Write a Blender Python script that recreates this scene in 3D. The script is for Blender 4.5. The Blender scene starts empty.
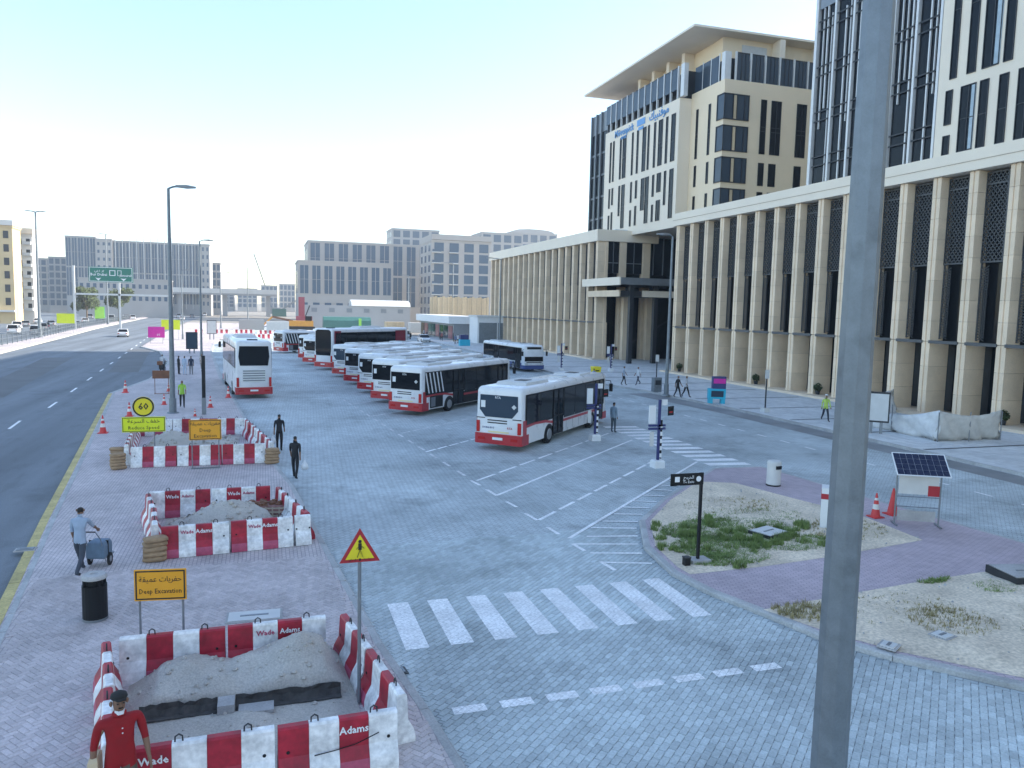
import bpy, bmesh, math, random
from mathutils import Vector, Matrix
random.seed(7)
R = math.radians
scene = bpy.context.scene
COL = scene.collection

# ------------------------------------------------------------------ camera
cam_d = bpy.data.cameras.new('camera'); cam = bpy.data.objects.new('camera', cam_d); COL.objects.link(cam)
cam_d.sensor_fit = 'HORIZONTAL'; cam_d.sensor_width = 36.0; cam_d.lens = 36.0*769/1024
cam_d.clip_start = 0.1; cam_d.clip_end = 12000
PITCH, YAW, ROLL = R(5.596), R(17.914), R(1.3)
cam.matrix_world = (Matrix.Translation((0, 0, 6.8)) @ Matrix.Rotation(-YAW, 4, 'Z')
                    @ Matrix.Rotation(R(90)-PITCH, 4, 'X') @ Matrix.Rotation(ROLL, 4, 'Z'))
scene.camera = cam
# ------------------------------------------------------------------ light
SUN_AZ, SUN_EL = R(90), R(28)          # azimuth measured clockwise from +Y
w = bpy.data.worlds.new('World'); scene.world = w; w.use_nodes = True
nt = w.node_tree; nt.nodes.clear()
wo = nt.nodes.new('ShaderNodeOutputWorld'); wb = nt.nodes.new('ShaderNodeBackground'); sk = nt.nodes.new('ShaderNodeTexSky')
sk.sky_type = 'NISHITA'; sk.sun_disc = False; sk.sun_elevation = SUN_EL; sk.sun_rotation = SUN_AZ
sk.altitude = 0; sk.air_density = 1.0; sk.dust_density = .55; sk.ozone_density = 1.0
wb.inputs['Strength'].default_value = 0.14
nt.links.new(sk.outputs[0], wb.inputs[0]); nt.links.new(wb.outputs[0], wo.inputs[0])
sun_d = bpy.data.lights.new('sun', 'SUN'); sun_d.energy = 3.5; sun_d.angle = R(0.5); sun_d.color = (1, .93, .82)
sun = bpy.data.objects.new('sun', sun_d); COL.objects.link(sun)
sdir = Vector((math.sin(SUN_AZ)*math.cos(SUN_EL), math.cos(SUN_AZ)*math.cos(SUN_EL), math.sin(SUN_EL)))
sun.rotation_euler = sdir.to_track_quat('Z', 'Y').to_euler()
sun.location = (120, 60, 120)
scene.view_settings.view_transform = 'Standard'; scene.view_settings.look = 'None'
scene.view_settings.gamma = 1; scene.view_settings.use_curve_mapping = False
scene.view_settings.exposure = 1.55
scene.cycles.max_bounces = 6; scene.cycles.diffuse_bounces = 3; scene.cycles.glossy_bounces = 3
scene.cycles.transmission_bounces = 4; scene.cycles.volume_bounces = 0; scene.cycles.transparent_max_bounces = 8
scene.cycles.use_denoising = True

# ------------------------------------------------------------------ helpers
class MB:
    def __init__(s): s.v = []; s.f = []; s.m = []
    def add(s, vs, fs, m=0):
        b = len(s.v); s.v += [tuple(v) for v in vs]
        for f in fs: s.f.append([b+i for i in f]); s.m.append(m)
        return s
    def box(s, x0, x1, y0, y1, z0, z1, m=0):
        return s.add([(x0,y0,z0),(x1,y0,z0),(x1,y1,z0),(x0,y1,z0),(x0,y0,z1),(x1,y0,z1),(x1,y1,z1),(x0,y1,z1)],
              [(0,3,2,1),(4,5,6,7),(0,1,5,4),(1,2,6,5),(2,3,7,6),(3,0,4,7)], m)
    def xf(s, M, start=0):
        for i in range(start, len(s.v)): s.v[i] = tuple(M @ Vector(s.v[i]))
        return s
    def obox(s, cx, cy, z0, sx, sy, sz, rz=0, m=0):
        st = len(s.v); s.box(-sx/2, sx/2, -sy/2, sy/2, 0, sz, m)
        return s.xf(Matrix.Translation((cx, cy, z0)) @ Matrix.Rotation(rz, 4, 'Z'), st)
    def bar(s, a, b, t, w=None, m=0):     # square bar between two points
        a, b = Vector(a), Vector(b); d = b-a; L = d.length; st = len(s.v); w = w or t
        s.box(-t/2, t/2, -w/2, w/2, 0, L, m)
        return s.xf(Matrix.Translation(a) @ d.to_track_quat('Z', 'Y').to_matrix().to_4x4(), st)
    def prism(s, poly, z0, z1, m=0, bottom=True):
        n = len(poly)
        vs = [(p[0], p[1], z0) for p in poly] + [(p[0], p[1], z1) for p in poly]
        fs = [tuple(range(n, 2*n))] + ([tuple(range(n-1, -1, -1))] if bottom else [])
        fs += [(i, (i+1) % n, n+(i+1) % n, n+i) for i in range(n)]
        return s.add(vs, fs, m)
    def xprism(s, prof, x0, x1, m=0):      # profile in (y,z), extruded along x
        n = len(prof)
        vs = [(x0, p[0], p[1]) for p in prof] + [(x1, p[0], p[1]) for p in prof]
        fs = [tuple(range(n)), tuple(range(2*n-1, n-1, -1))] + [(i, n+i, n+(i+1) % n, (i+1) % n) for i in range(n)]
        return s.add(vs, fs, m)
    def yprism(s, prof, y0, y1, m=0):      # profile in (x,z), extruded along y
        n = len(prof)
        vs = [(p[0], y0, p[1]) for p in prof] + [(p[0], y1, p[1]) for p in prof]
        fs = [tuple(range(n)), tuple(range(2*n-1, n-1, -1))] + [(i, n+i, n+(i+1) % n, (i+1) % n) for i in range(n)]
        return s.add(vs, fs, m)
    def ring(s, rings, m=0, closed=True, caps=True):   # loft of equal-length rings
        n = len(rings[0]); b = len(s.v)
        vs = [p for r in rings for p in r]; fs = []
        for k in range(len(rings)-1):
            for i in range(n if closed else n-1):
                j = (i+1) % n
                fs.append((k*n+i, k*n+j, (k+1)*n+j, (k+1)*n+i))
        if caps: fs += [tuple(range(n-1, -1, -1)), tuple(range((len(rings)-1)*n, len(rings)*n))]
        return s.add(vs, fs, m)
    def frus(s, c, r0, r1, z0, z1, n=12, m=0):
        rg = lambda r, z: [(c[0]+r*math.cos(2*math.pi*i/n), c[1]+r*math.sin(2*math.pi*i/n), z) for i in range(n)]
        return s.ring([rg(r0, z0), rg(r1, z1)], m)
    def lathe(s, c, prof, n=16, m=0):
        return s.ring([[(c[0]+r*math.cos(2*math.pi*i/n), c[1]+r*math.sin(2*math.pi*i/n), c[2]+z) for i in range(n)] for r, z in prof], m)
    def tube(s, pts, r, n=8, m=0):
        pts = [Vector(p) for p in pts]; rings = []
        for i, p in enumerate(pts):
            d = (pts[min(i+1, len(pts)-1)] - pts[max(i-1, 0)]).normalized()
            q = d.to_track_quat('Z', 'Y'); rr = r[i] if isinstance(r, (list, tuple)) else r
            rings.append([p + q @ Vector((rr*math.cos(2*math.pi*k/n), rr*math.sin(2*math.pi*k/n), 0)) for k in range(n)])
        return s.ring(rings, m)
    def wheel(s, c, r, w_, n=20, m=0):     # axle along x
        return s.ring([[(c[0]+dx, c[1]+rr*math.cos(2*math.pi*i/n), c[2]+rr*math.sin(2*math.pi*i/n)) for i in range(n)]
                       for dx, rr in ((-w_/2, r*.9), (-w_/2*.7, r), (w_/2*.7, r), (w_/2, r*.9))], m)
    def mesh(s, name, mats, smooth=False):
        me = bpy.data.meshes.new(name); me.from_pydata(s.v, [], s.f)
        for m in mats if isinstance(mats, (list, tuple)) else [mats]: me.materials.append(m)
        if len(me.materials) > 1: me.polygons.foreach_set('material_index', s.m)
        bm = bmesh.new(); bm.from_mesh(me); bmesh.ops.recalc_face_normals(bm, faces=bm.faces); bm.to_mesh(me); bm.free()
        if smooth: me.polygons.foreach_set('use_smooth', [True]*len(me.polygons))
        return me
    def build(s, name, mats, parent=None, smooth=False, loc=None, rz=0):
        return put(name, s.mesh(name, mats, smooth), parent, loc, rz)

def put(name, me, parent=None, loc=None, rz=0):
    o = bpy.data.objects.new(name, me); COL.objects.link(o)
    if parent: o.parent = parent
    if loc: o.location = loc
    if rz: o.rotation_euler[2] = rz
    return o
def smooth_angle(o, ang=40):
    bm = bmesh.new(); bm.from_mesh(o.data)
    for f in bm.faces: f.smooth = True
    for e in bm.edges:
        if len(e.link_faces) == 2 and e.calc_face_angle(0) > R(ang): e.smooth = False
    bm.to_mesh(o.data); bm.free()
    return o
def bevel(o, wd, seg=2):
    bm = bmesh.new(); bm.from_mesh(o.data)
    bmesh.ops.bevel(bm, geom=[e for e in bm.edges if e.calc_face_angle(0) > R(30)], offset=wd, segments=seg, profile=.6, affect='EDGES')
    bm.to_mesh(o.data); bm.free(); return o
def tag(o, label=None, cat=None, group=None, kind=None):
    if label: o['label'] = label
    if cat: o['category'] = cat
    if group: o['group'] = group
    if kind: o['kind'] = kind
    return o
def thing(name, label, cat, loc=(0, 0, 0), rz=0, group=None):
    o = bpy.data.objects.new(name, None); COL.objects.link(o); o.empty_display_size = .3
    o.location = loc; o.rotation_euler[2] = rz
    return tag(o, label, cat, group)
def kids(o): return list(o.children)
def dup(root, loc, rz=0, label=None):
    r = root.copy(); COL.objects.link(r); r.location = loc; r.rotation_euler[2] = rz
    if label: r['label'] = label
    for ch in kids(root):
        c = ch.copy(); COL.objects.link(c); c.parent = r
        for g_ in kids(ch):
            d = g_.copy(); COL.objects.link(d); d.parent = c
    return r
TEXTS = {}
def text_mesh(body, size, m, depth=.004, bold=0, sx=1.0):
    key = (body, size, m.name, depth, bold, sx)
    if key not in TEXTS: TEXTS[key] = _text_mesh(*key[:2], m, *key[3:])
    return TEXTS[key]
def _text_mesh(body, size, m, depth, bold, sx):
    c = bpy.data.curves.new('lettering', 'FONT'); c.body = body; c.size = size; c.align_x = 'CENTER'; c.align_y = 'CENTER'
    c.resolution_u = 1; c.extrude = depth/2; c.offset = bold
    o = bpy.data.objects.new('tmp', c); COL.objects.link(o)
    me = bpy.data.meshes.new_from_object(o.evaluated_get(bpy.context.evaluated_depsgraph_get()))
    bpy.data.objects.remove(o); bpy.data.curves.remove(c)
    me.materials.clear(); me.materials.append(m)
    if sx != 1: me.transform(Matrix.Diagonal((sx, 1, 1, 1)))
    return me
def put_text(me, parent, loc, face=0, name='lettering'):
    # upright lettering whose reading side looks along -Y of the parent, turned by `face` about Z
    o = put(name, me, parent, loc); o.rotation_euler = (R(90), 0, face); return o
# Arabic in its joined letter forms, laid out right to left
AR = {'hafriyat': '\uFE95\uFE8E\uFBFF'[0:0]}
def arab(word):      # word: list of code points already in visual (left to right) order
    return ''.join(chr(c) for c in word)

# ------------------------------------------------------------------ materials
MATS = {}
def mat(name, col, rough=.6, metal=0.0, var=.12, scale=2.5, bump=0.0, bscale=60, spec=.5, fine=0.0, detail=4, rnd=0.0, coat=0, stretch=None):
    if name in MATS: return MATS[name]
    m = bpy.data.materials.new(name); m.use_nodes = True; n = m.node_tree.nodes; l = m.node_tree.links
    b = n['Principled BSDF']; b.inputs['Roughness'].default_value = rough; b.inputs['Metallic'].default_value = metal
    b.inputs['Specular IOR Level'].default_value = spec; b.inputs['Base Color'].default_value = (*col, 1)
    if coat: b.inputs['Coat Weight'].default_value = coat; b.inputs['Coat Roughness'].default_value = .08
    if var or fine or rnd:
        geo = n.new('ShaderNodeNewGeometry'); cur = None
        def mult(fac_sock, lo, hi):
            nonlocal cur
            mr = n.new('ShaderNodeMapRange'); l.new(fac_sock, mr.inputs[0]); mr.inputs[1].default_value = .3 if fac_sock.node.type == 'TEX_NOISE' else 0; mr.inputs[2].default_value = .7 if fac_sock.node.type == 'TEX_NOISE' else 1
            mr.inputs[3].default_value = lo; mr.inputs[4].default_value = hi
            vm = n.new('ShaderNodeVectorMath'); vm.operation = 'SCALE'
            if cur: l.new(cur, vm.inputs[0])
            else: vm.inputs[0].default_value = col
            l.new(mr.outputs[0], vm.inputs['Scale']); cur = vm.outputs[0]
        if var:
            t = n.new('ShaderNodeTexNoise'); t.inputs['Scale'].default_value = scale; t.inputs['Detail'].default_value = detail
            if stretch:
                mp = n.new('ShaderNodeMapping'); mp.inputs['Scale'].default_value = stretch; mp.inputs['Rotation'].default_value = (0, 0, R(-6)); l.new(geo.outputs['Position'], mp.inputs['Vector']); l.new(mp.outputs[0], t.inputs['Vector'])
            else: l.new(geo.outputs['Position'], t.inputs['Vector'])
            mult(t.outputs[0], 1-var, 1+var)
        if fine:
            t = n.new('ShaderNodeTexNoise'); t.inputs['Scale'].default_value = bscale; t.inputs['Detail'].default_value = 2
            l.new(geo.outputs['Position'], t.inputs['Vector']); mult(t.outputs[0], 1-fine, 1+fine)
        if rnd:
            oi = n.new('ShaderNodeObjectInfo'); mult(oi.outputs['Random'], 1-rnd, 1+rnd)
        l.new(cur, b.inputs['Base Color'])
        if var:
            mr = n.new('ShaderNodeMapRange'); l.new(t.outputs[0] if t.type == 'TEX_NOISE' else 0, mr.inputs[0]); mr.inputs[3].default_value = max(0, rough-.12); mr.inputs[4].default_value = min(1, rough+.12)
            l.new(mr.outputs[0], b.inputs['Roughness'])
    if bump:
        geo2 = n.new('ShaderNodeNewGeometry'); t = n.new('ShaderNodeTexNoise'); t.inputs['Scale'].default_value = bscale
        l.new(geo2.outputs['Position'], t.inputs['Vector'])
        bp = n.new('ShaderNodeBump'); bp.inputs['Strength'].default_value = bump; bp.inputs['Distance'].default_value = .02
        l.new(t.outputs[0], bp.inputs['Height']); l.new(bp.outputs[0], b.inputs['Normal'])
    MATS[name] = m
    return m
def stained(m, lo=.68, scale=.45):
    """oil drips and tyre dirt: irregular darker blotches over the paving"""
    n = m.node_tree.nodes; l = m.node_tree.links; b = n['Principled BSDF']; src = b.inputs['Base Color'].links[0].from_socket
    g_ = n.new('ShaderNodeNewGeometry'); cur = src
    for sc, l0, a, c, strch in ((scale, lo, .54, .70, (1, 1, 1)), (1.6, .86, .55, .66, (1, .25, 1)), (.9, 1.10, .56, .7, (.5, 1, 1))):
        mp = n.new('ShaderNodeMapping'); mp.inputs['Scale'].default_value = strch; mp.inputs['Location'].default_value = (sc*7, 3, 1); l.new(g_.outputs['Position'], mp.inputs['Vector'])
        t = n.new('ShaderNodeTexNoise'); t.inputs['Scale'].default_value = sc; t.inputs['Detail'].default_value = 9; t.inputs['Roughness'].default_value = .62; l.new(mp.outputs[0], t.inputs['Vector'])
        mr = n.new('ShaderNodeMapRange'); l.new(t.outputs[0], mr.inputs[0]); mr.inputs[1].default_value = a; mr.inputs[2].default_value = c; mr.inputs[3].default_value = 1; mr.inputs[4].default_value = l0
        vm = n.new('ShaderNodeVectorMath'); vm.operation = 'SCALE'; l.new(cur, vm.inputs[0]); l.new(mr.outputs[0], vm.inputs['Scale']); cur = vm.outputs[0]
    l.new(cur, b.inputs['Base Color'])
    return m
def island_var(m, amt):
    """per-piece brightness for meshes holding many loose pieces"""
    n = m.node_tree.nodes; l = m.node_tree.links; b = n['Principled BSDF']
    g_ = n.new('ShaderNodeNewGeometry'); mr = n.new('ShaderNodeMapRange'); l.new(g_.outputs['Random Per Island'], mr.inputs[0])
    mr.inputs[3].default_value = 1-amt; mr.inputs[4].default_value = 1+amt
    vm = n.new('ShaderNodeVectorMath'); vm.operation = 'SCALE'; src = b.inputs['Base Color'].links
    if src: l.new(src[0].from_socket, vm.inputs[0])
    else: vm.inputs[0].default_value = b.inputs['Base Color'].default_value[:3]
    l.new(mr.outputs[0], vm.inputs['Scale']); l.new(vm.outputs[0], b.inputs['Base Color'])
    return m
def brick_mat(name, c1, c2, mortar, bw, bh, rot=0, msize=.012, var=.2, rough=.75, offset=.5, nscale=.25):
    m = bpy.data.materials.new(name); m.use_nodes = True; n = m.node_tree.nodes; l = m.node_tree.links; b = n['Principled BSDF']
    g_ = n.new('ShaderNodeNewGeometry'); mp = n.new('ShaderNodeMapping'); mp.inputs['Rotation'].default_value = (0, 0, rot)
    l.new(g_.outputs['Position'], mp.inputs['Vector'])
    bt = n.new('ShaderNodeTexBrick'); l.new(mp.outputs[0], bt.inputs['Vector']); bt.inputs['Scale'].default_value = 1.0
    bt.inputs['Brick Width'].default_value = bw; bt.inputs['Row Height'].default_value = bh; bt.inputs['Mortar Size'].default_value = msize
    bt.inputs['Color1'].default_value = (*c1, 1); bt.inputs['Color2'].default_value = (*c2, 1); bt.inputs['Mortar'].default_value = (*mortar, 1)
    bt.offset = offset; bt.inputs['Mortar Smooth'].default_value = .3
    t = n.new('ShaderNodeTexNoise'); t.inputs['Scale'].default_value = nscale; t.inputs['Detail'].default_value = 6; l.new(g_.outputs['Position'], t.inputs['Vector'])
    mr = n.new('ShaderNodeMapRange'); l.new(t.outputs[0], mr.inputs[0]); mr.inputs[1].default_value = .3; mr.inputs[2].default_value = .7; mr.inputs[3].default_value = 1-var; mr.inputs[4].default_value = 1+var
    t2 = n.new('ShaderNodeTexNoise'); t2.inputs['Scale'].default_value = 3; t2.inputs['Detail'].default_value = 8; l.new(g_.outputs['Position'], t2.inputs['Vector'])
    mr2 = n.new('ShaderNodeMapRange'); l.new(t2.outputs[0], mr2.inputs[0]); mr2.inputs[1].default_value = .3; mr2.inputs[2].default_value = .7; mr2.inputs[3].default_value = .9; mr2.inputs[4].default_value = 1.1
    mm = n.new('ShaderNodeMath'); mm.operation = 'MULTIPLY'; l.new(mr.outputs[0], mm.inputs[0]); l.new(mr2.outputs[0], mm.inputs[1])
    vm = n.new('ShaderNodeVectorMath'); vm.operation = 'SCALE'; l.new(bt.outputs['Color'], vm.inputs[0]); l.new(mm.outputs[0], vm.inputs['Scale'])
    l.new(vm.outputs[0], b.inputs['Base Color']); b.inputs['Roughness'].default_value = rough
    bp = n.new('ShaderNodeBump'); bp.inputs['Strength'].default_value = .5; bp.inputs['Distance'].default_value = .01; bp.invert = True
    l.new(bt.outputs['Fac'], bp.inputs['Height']); l.new(bp.outputs[0], b.inputs['Normal'])
    MATS[name] = m
    return m
def glass(name, col, rough=.06, spec=.8, var=0.0):
    return mat(name, col, rough, 0, var, .4, spec=spec)
M = dict(
    asphalt=mat('asphalt', (.155,.175,.195), .8, var=.3, scale=.55, stretch=(1,.035,1), fine=.25, bscale=40, bump=.15, detail=8),
    ground=mat('dusty_ground', (.30,.27,.23), .9, var=.2, scale=.05, fine=.2, bscale=3),
    grey_paving=brick_mat('grey_paving', (.455,.505,.51), (.52,.565,.565), (.25,.265,.27), .25, .125, R(48), var=.26, nscale=.2),
    pink_paving=brick_mat('pink_paving', (.525,.46,.45), (.59,.52,.505), (.36,.315,.32), .2, .1, R(90), var=.14),
    purple_paving=brick_mat('purple_paving', (.48,.39,.425), (.54,.44,.47), (.33,.275,.30), .2, .1, R(20), var=.14),
    slab_paving=brick_mat('pale_slab_paving', (.62,.63,.63), (.68,.685,.675), (.48,.485,.48), 1.2, .6, R(90), msize=.012, var=.1),
    grey_paver=island_var(mat('grey_paver', (.50,.55,.55), .75, var=.26, scale=.2, fine=.12, bscale=30, detail=6, rnd=.12), .14),
    pink_paver=island_var(mat('pink_paver', (.565,.495,.485), .75, var=.14, scale=.25, fine=.12, bscale=30, detail=6, rnd=.12), .13),
    dark_strip=mat('dark_stone_strip', (.12,.125,.13), .7, var=.15),
    road_dark=mat('stained_dark_paving', (.24,.245,.25), .7, var=.25, scale=.5, detail=6),
    paint=mat('white_road_paint', (.84,.84,.83), .6, var=.14, scale=1.2, fine=.2, bscale=18, detail=6),
    paint_worn=mat('worn_road_paint', (.62,.62,.61), .7, var=.25, scale=2.5, fine=.25, bscale=14, detail=6),
    kerb=mat('concrete_kerb', (.42,.42,.41), .8, var=.15, scale=1.5, fine=.15, bscale=25, rnd=.08),
    kerb_yellow=mat('yellow_kerb', (.52,.42,.17), .75, var=.2, scale=1.5, fine=.2, bscale=20, rnd=.06),
    sand=mat('sand', (.68,.575,.44), .95, var=.2, scale=.8, fine=.22, bscale=14, bump=.6, detail=8),
    fill_sand=mat('grey_fill_sand', (.48,.44,.385), .95, var=.12, scale=1.3, fine=.16, bscale=30, bump=.7, detail=8),
    soil=mat('dark_soil', (.07,.065,.06), .95, var=.3, scale=6, bump=.6, bscale=20),  # soil with the trench's lack of light put into its near-black colour
    concrete=mat('concrete', (.40,.39,.38), .85, var=.15, scale=2, fine=.12, bscale=30),
    stone=mat('beige_stone', (.80,.635,.455), .7, var=.08, scale=.8, fine=.06, bscale=20, rnd=.06),
    stone_dark=mat('brown_stone', (.46,.37,.28), .7, var=.1, scale=.8, fine=.06, bscale=20, rnd=.08),
    cream=mat('cream_cladding', (.86,.75,.60), .6, var=.04, scale=.3, rnd=.02),
    cream_warm=mat('warm_cream_cladding', (.86,.70,.49), .6, var=.04, scale=.3),  # same cladding with warm bounced light put into the colour
    metal_dark=mat('dark_bronze_metal', (.03,.033,.038), .5, .2, var=.1),
    metal_mid=mat('grey_metal', (.23,.25,.27), .45, .5, var=.08),
    galv=mat('galvanised_steel', (.20,.228,.25), .5, .5, var=.1, scale=5, fine=.06, bscale=50),
    white_fin=mat('pale_aluminium_fin', (.68,.68,.67), .45, .2, var=.05),
    dglass=glass('dark_glass', (.008,.011,.015), .08, .16),
    bglass=glass('blue_grey_glass', (.04,.06,.085), .08, .35),
    bus_glass=glass('bus_glass', (.006,.008,.011), .06, .25),
    bus_white=mat('bus_white_paint', (.74,.75,.76), .3, var=.05, scale=1.5, spec=.5, coat=.4),
    bus_red=mat('bus_red_paint', (.42,.012,.02), .32, var=.08, scale=2, coat=.4),
    bus_blue=mat('bus_blue_paint', (.04,.07,.22), .35, var=.06, coat=.3),
    maroon=mat('maroon_paint', (.22,.012,.03), .35, var=.08, coat=.3),
    rubber=mat('rubber', (.011,.011,.012), .8, var=.15),
    rim=mat('wheel_rim', (.35,.36,.37), .4, .7, var=.1),
    black=mat('black_plastic', (.009,.010,.012), .5, var=.1, spec=.3),
    barrier_white=mat('barrier_white_plastic', (.78,.77,.75), .5, var=.22, scale=3, fine=.12, bscale=12, detail=8),
    barrier_red=mat('barrier_red_plastic', (.36,.012,.03), .5, var=.3, scale=3, fine=.1, bscale=12, detail=6),
    barrier_pink=mat('barrier_faded_red_plastic', (.42,.07,.13), .55, var=.2, scale=3, fine=.1, bscale=12, detail=6),
    sack=mat('sandbag_cloth', (.36,.24,.14), .9, var=.2, scale=8, bump=.4, bscale=80),
    orange=mat('orange_sign_sheet', (.80,.36,.02), .5, var=.05),
    lime=mat('lime_sign_sheet', (.72,.80,.02), .5, var=.04),
    yellow=mat('yellow_sign_sheet', (.80,.66,.02), .5, var=.04),
    sign_red=mat('sign_red', (.40,.02,.03), .5, var=.05),
    sign_green=mat('sign_green', (.0,.16,.11), .5, var=.05),
    magenta=mat('magenta_board', (.62,.02,.32), .5, var=.05),
    white=mat('white_panel', (.74,.75,.75), .5, var=.04),
    off_white=mat('off_white_panel', (.60,.60,.58), .6, var=.06),
    ink=mat('black_ink', (.015,.015,.015), .6, var=0),
    white_ink=mat('white_ink', (.8,.8,.8), .5, var=0),
    blue_ink=mat('blue_letter', (.12,.32,.62), .4, var=0),
    solar=mat('solar_cell', (.008,.014,.045), .3, spec=.3, var=.1, scale=6),
    cone=mat('cone_red_orange', (.62,.05,.05), .5, var=.1),
    cone_pale=mat('cone_reflective_band', (.7,.68,.64), .5, var=.08),
    tarp=mat('grey_tarpaulin', (.68,.68,.67), .7, var=.1, scale=3, bump=.2, bscale=12),
    cyan=mat('cyan_box', (.02,.42,.58), .5, var=.08),
    navy=mat('navy_panel', (.03,.04,.15), .5, var=.06),
    grass=mat('grass_blade', (.20,.27,.085), .9, var=.3, scale=3),
    dry_grass=mat('dry_grass_blade', (.32,.27,.13), .9, var=.3, scale=3),
    leaf=mat('tree_leaf', (.06,.085,.028), .8, var=.35, scale=1.5),
    bark=mat('bark', (.16,.12,.085), .9, var=.2),
    skin=mat('skin', (.22,.12,.075), .6, var=.05), hair=mat('hair', (.015,.012,.01), .7, var=0),
    car_white=mat('car_white', (.68,.69,.70), .3, var=.03, coat=.5), car_silver=mat('car_silver', (.38,.39,.40), .3, .4, var=.03, coat=.5),
    car_dark=mat('car_dark', (.05,.06,.08), .3, var=.03, coat=.5),
    tan_hoard=mat('tan_hoarding', (.60,.47,.30), .7, var=.08, rnd=.1),
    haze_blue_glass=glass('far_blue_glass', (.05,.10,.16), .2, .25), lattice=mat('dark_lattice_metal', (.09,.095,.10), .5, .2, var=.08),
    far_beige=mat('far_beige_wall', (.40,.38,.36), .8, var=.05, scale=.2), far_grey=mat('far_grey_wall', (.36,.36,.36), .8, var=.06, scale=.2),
    yellow_wall=mat('yellow_render_wall', (.62,.47,.26), .8, var=.06, scale=.3), white_wall=mat('white_render_wall', (.66,.63,.58), .8, var=.05, scale=.3),
    rust=mat('rust_brown', (.20,.09,.05), .8, var=.2), green=mat('green_paint', (.05,.33,.10), .5, var=.08), lgreen=mat('light_green_paint', (.30,.62,.08), .5, var=.06),
    mach_orange=mat('machine_orange', (.62,.27,.03), .5, var=.1), mach_red=mat('machine_red', (.32,.05,.07), .5, var=.1), teal=mat('teal_sheet', (.04,.15,.13), .6, var=.12),
    lens=mat('lamp_lens', (.55,.56,.55), .3, var=0), amber=mat('amber_lens', (.6,.2,.02), .3, var=0), red_lens=mat('red_lens', (.45,.01,.01), .25, var=0),
    plate=mat('number_plate', (.75,.68,.35), .5, var=0), check=mat('woven_basket', (.30,.16,.14), .8, var=.25, scale=12),
)
for k_ in ('grey_paving', 'grey_paver'): stained(M[k_])
for k_ in ('pink_paving', 'pink_paver', 'slab_paving'): stained(M[k_], .82, .6)
stained(M['asphalt'], .75, .3)
stained(M['barrier_white'], .8, 2.2); stained(M['barrier_red'], .75, 2.2); stained(M['galv'], .8, 3.0)
# ------------------------------------------------------------------ ground, roads, pavements
def inpoly(x, y, poly):
    c = False; j = len(poly)-1
    for i in range(len(poly)):
        xi, yi = poly[i]; xj, yj = poly[j]
        if (yi > y) != (yj > y) and x < (xj-xi)*(y-yi)/(yj-yi)+xi: c = not c
        j = i
    return c
def clip_rect(poly, x0, x1, y0, y1):
    for ax, lim, sgn in ((0, x0, 1), (0, x1, -1), (1, y0, 1), (1, y1, -1)):
        out = []
        for i in range(len(poly)):
            a, b = poly[i], poly[(i+1) % len(poly)]
            da, db = sgn*(a[ax]-lim), sgn*(b[ax]-lim)
            if da >= 0: out.append(a)
            if da*db < 0:
                t = da/(da-db); out.append((a[0]+t*(b[0]-a[0]), a[1]+t*(b[1]-a[1])))
        poly = out
        if len(poly) < 3: return []
    return poly
def sheet(name, poly, z, m, parent=None, kind=None):
    mb = MB(); mb.add([(x, y, z) for x, y in poly], [tuple(range(len(poly)))])
    o = mb.build(name, m, parent)
    if o.data.polygons[0].normal.z < 0: o.data.flip_normals()
    if kind: o['kind'] = kind
    return o
def line_sheet(name, a, b, wd, z, m, parent):
    d = Vector((b[0]-a[0], b[1]-a[1])).normalized(); n = Vector((-d.y, d.x))*wd/2
    return sheet(name, [(a[0]+n.x, a[1]+n.y), (a[0]-n.x, a[1]-n.y), (b[0]-n.x, b[1]-n.y), (b[0]+n.x, b[1]+n.y)], z, m, parent)
def dashes(name, a, b, n, duty, wd, z, m, parent):
    for i in range(n):
        t0, t1 = i/n, (i+duty)/n
        line_sheet(name, (a[0]+(b[0]-a[0])*t0, a[1]+(b[1]-a[1])*t0), (a[0]+(b[0]-a[0])*t1, a[1]+(b[1]-a[1])*t1), wd, z, m, parent)
def resample(pts, step):
    out = [Vector(pts[0])]; 
    for a, b in zip(pts, pts[1:]):
        a, b = Vector(a), Vector(b); L = (b-a).length; n = max(1, round(L/step))
        out += [a+(b-a)*i/n for i in range(1, n+1)]
    return out
KERB_ME = {}
def kerb(pts, parent, m, step=1.0, wd=.16, h=.125, name='kerb_stone', z=-.02):
    ps = resample(pts, step)
    for a, b in zip(ps, ps[1:]):
        L = (b-a).length; key = (m.name, round(L, 1), wd, h)
        if key not in KERB_ME:
            q = MB(); Lr = round(L, 1)-.012
            q.xprism([(-wd/2, 0), (wd/2, 0), (wd/2, h+.02), (-wd/2+.03, h+.02), (-wd/2, h-.01)], -Lr/2, Lr/2)
            KERB_ME[key] = q.mesh(name, m)
        mid = (a+b)/2
        put(name, KERB_ME[key], parent, (mid.x, mid.y, z+random.uniform(-.003, .003)), math.atan2(b.y-a.y, b.x-a.x))

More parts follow.
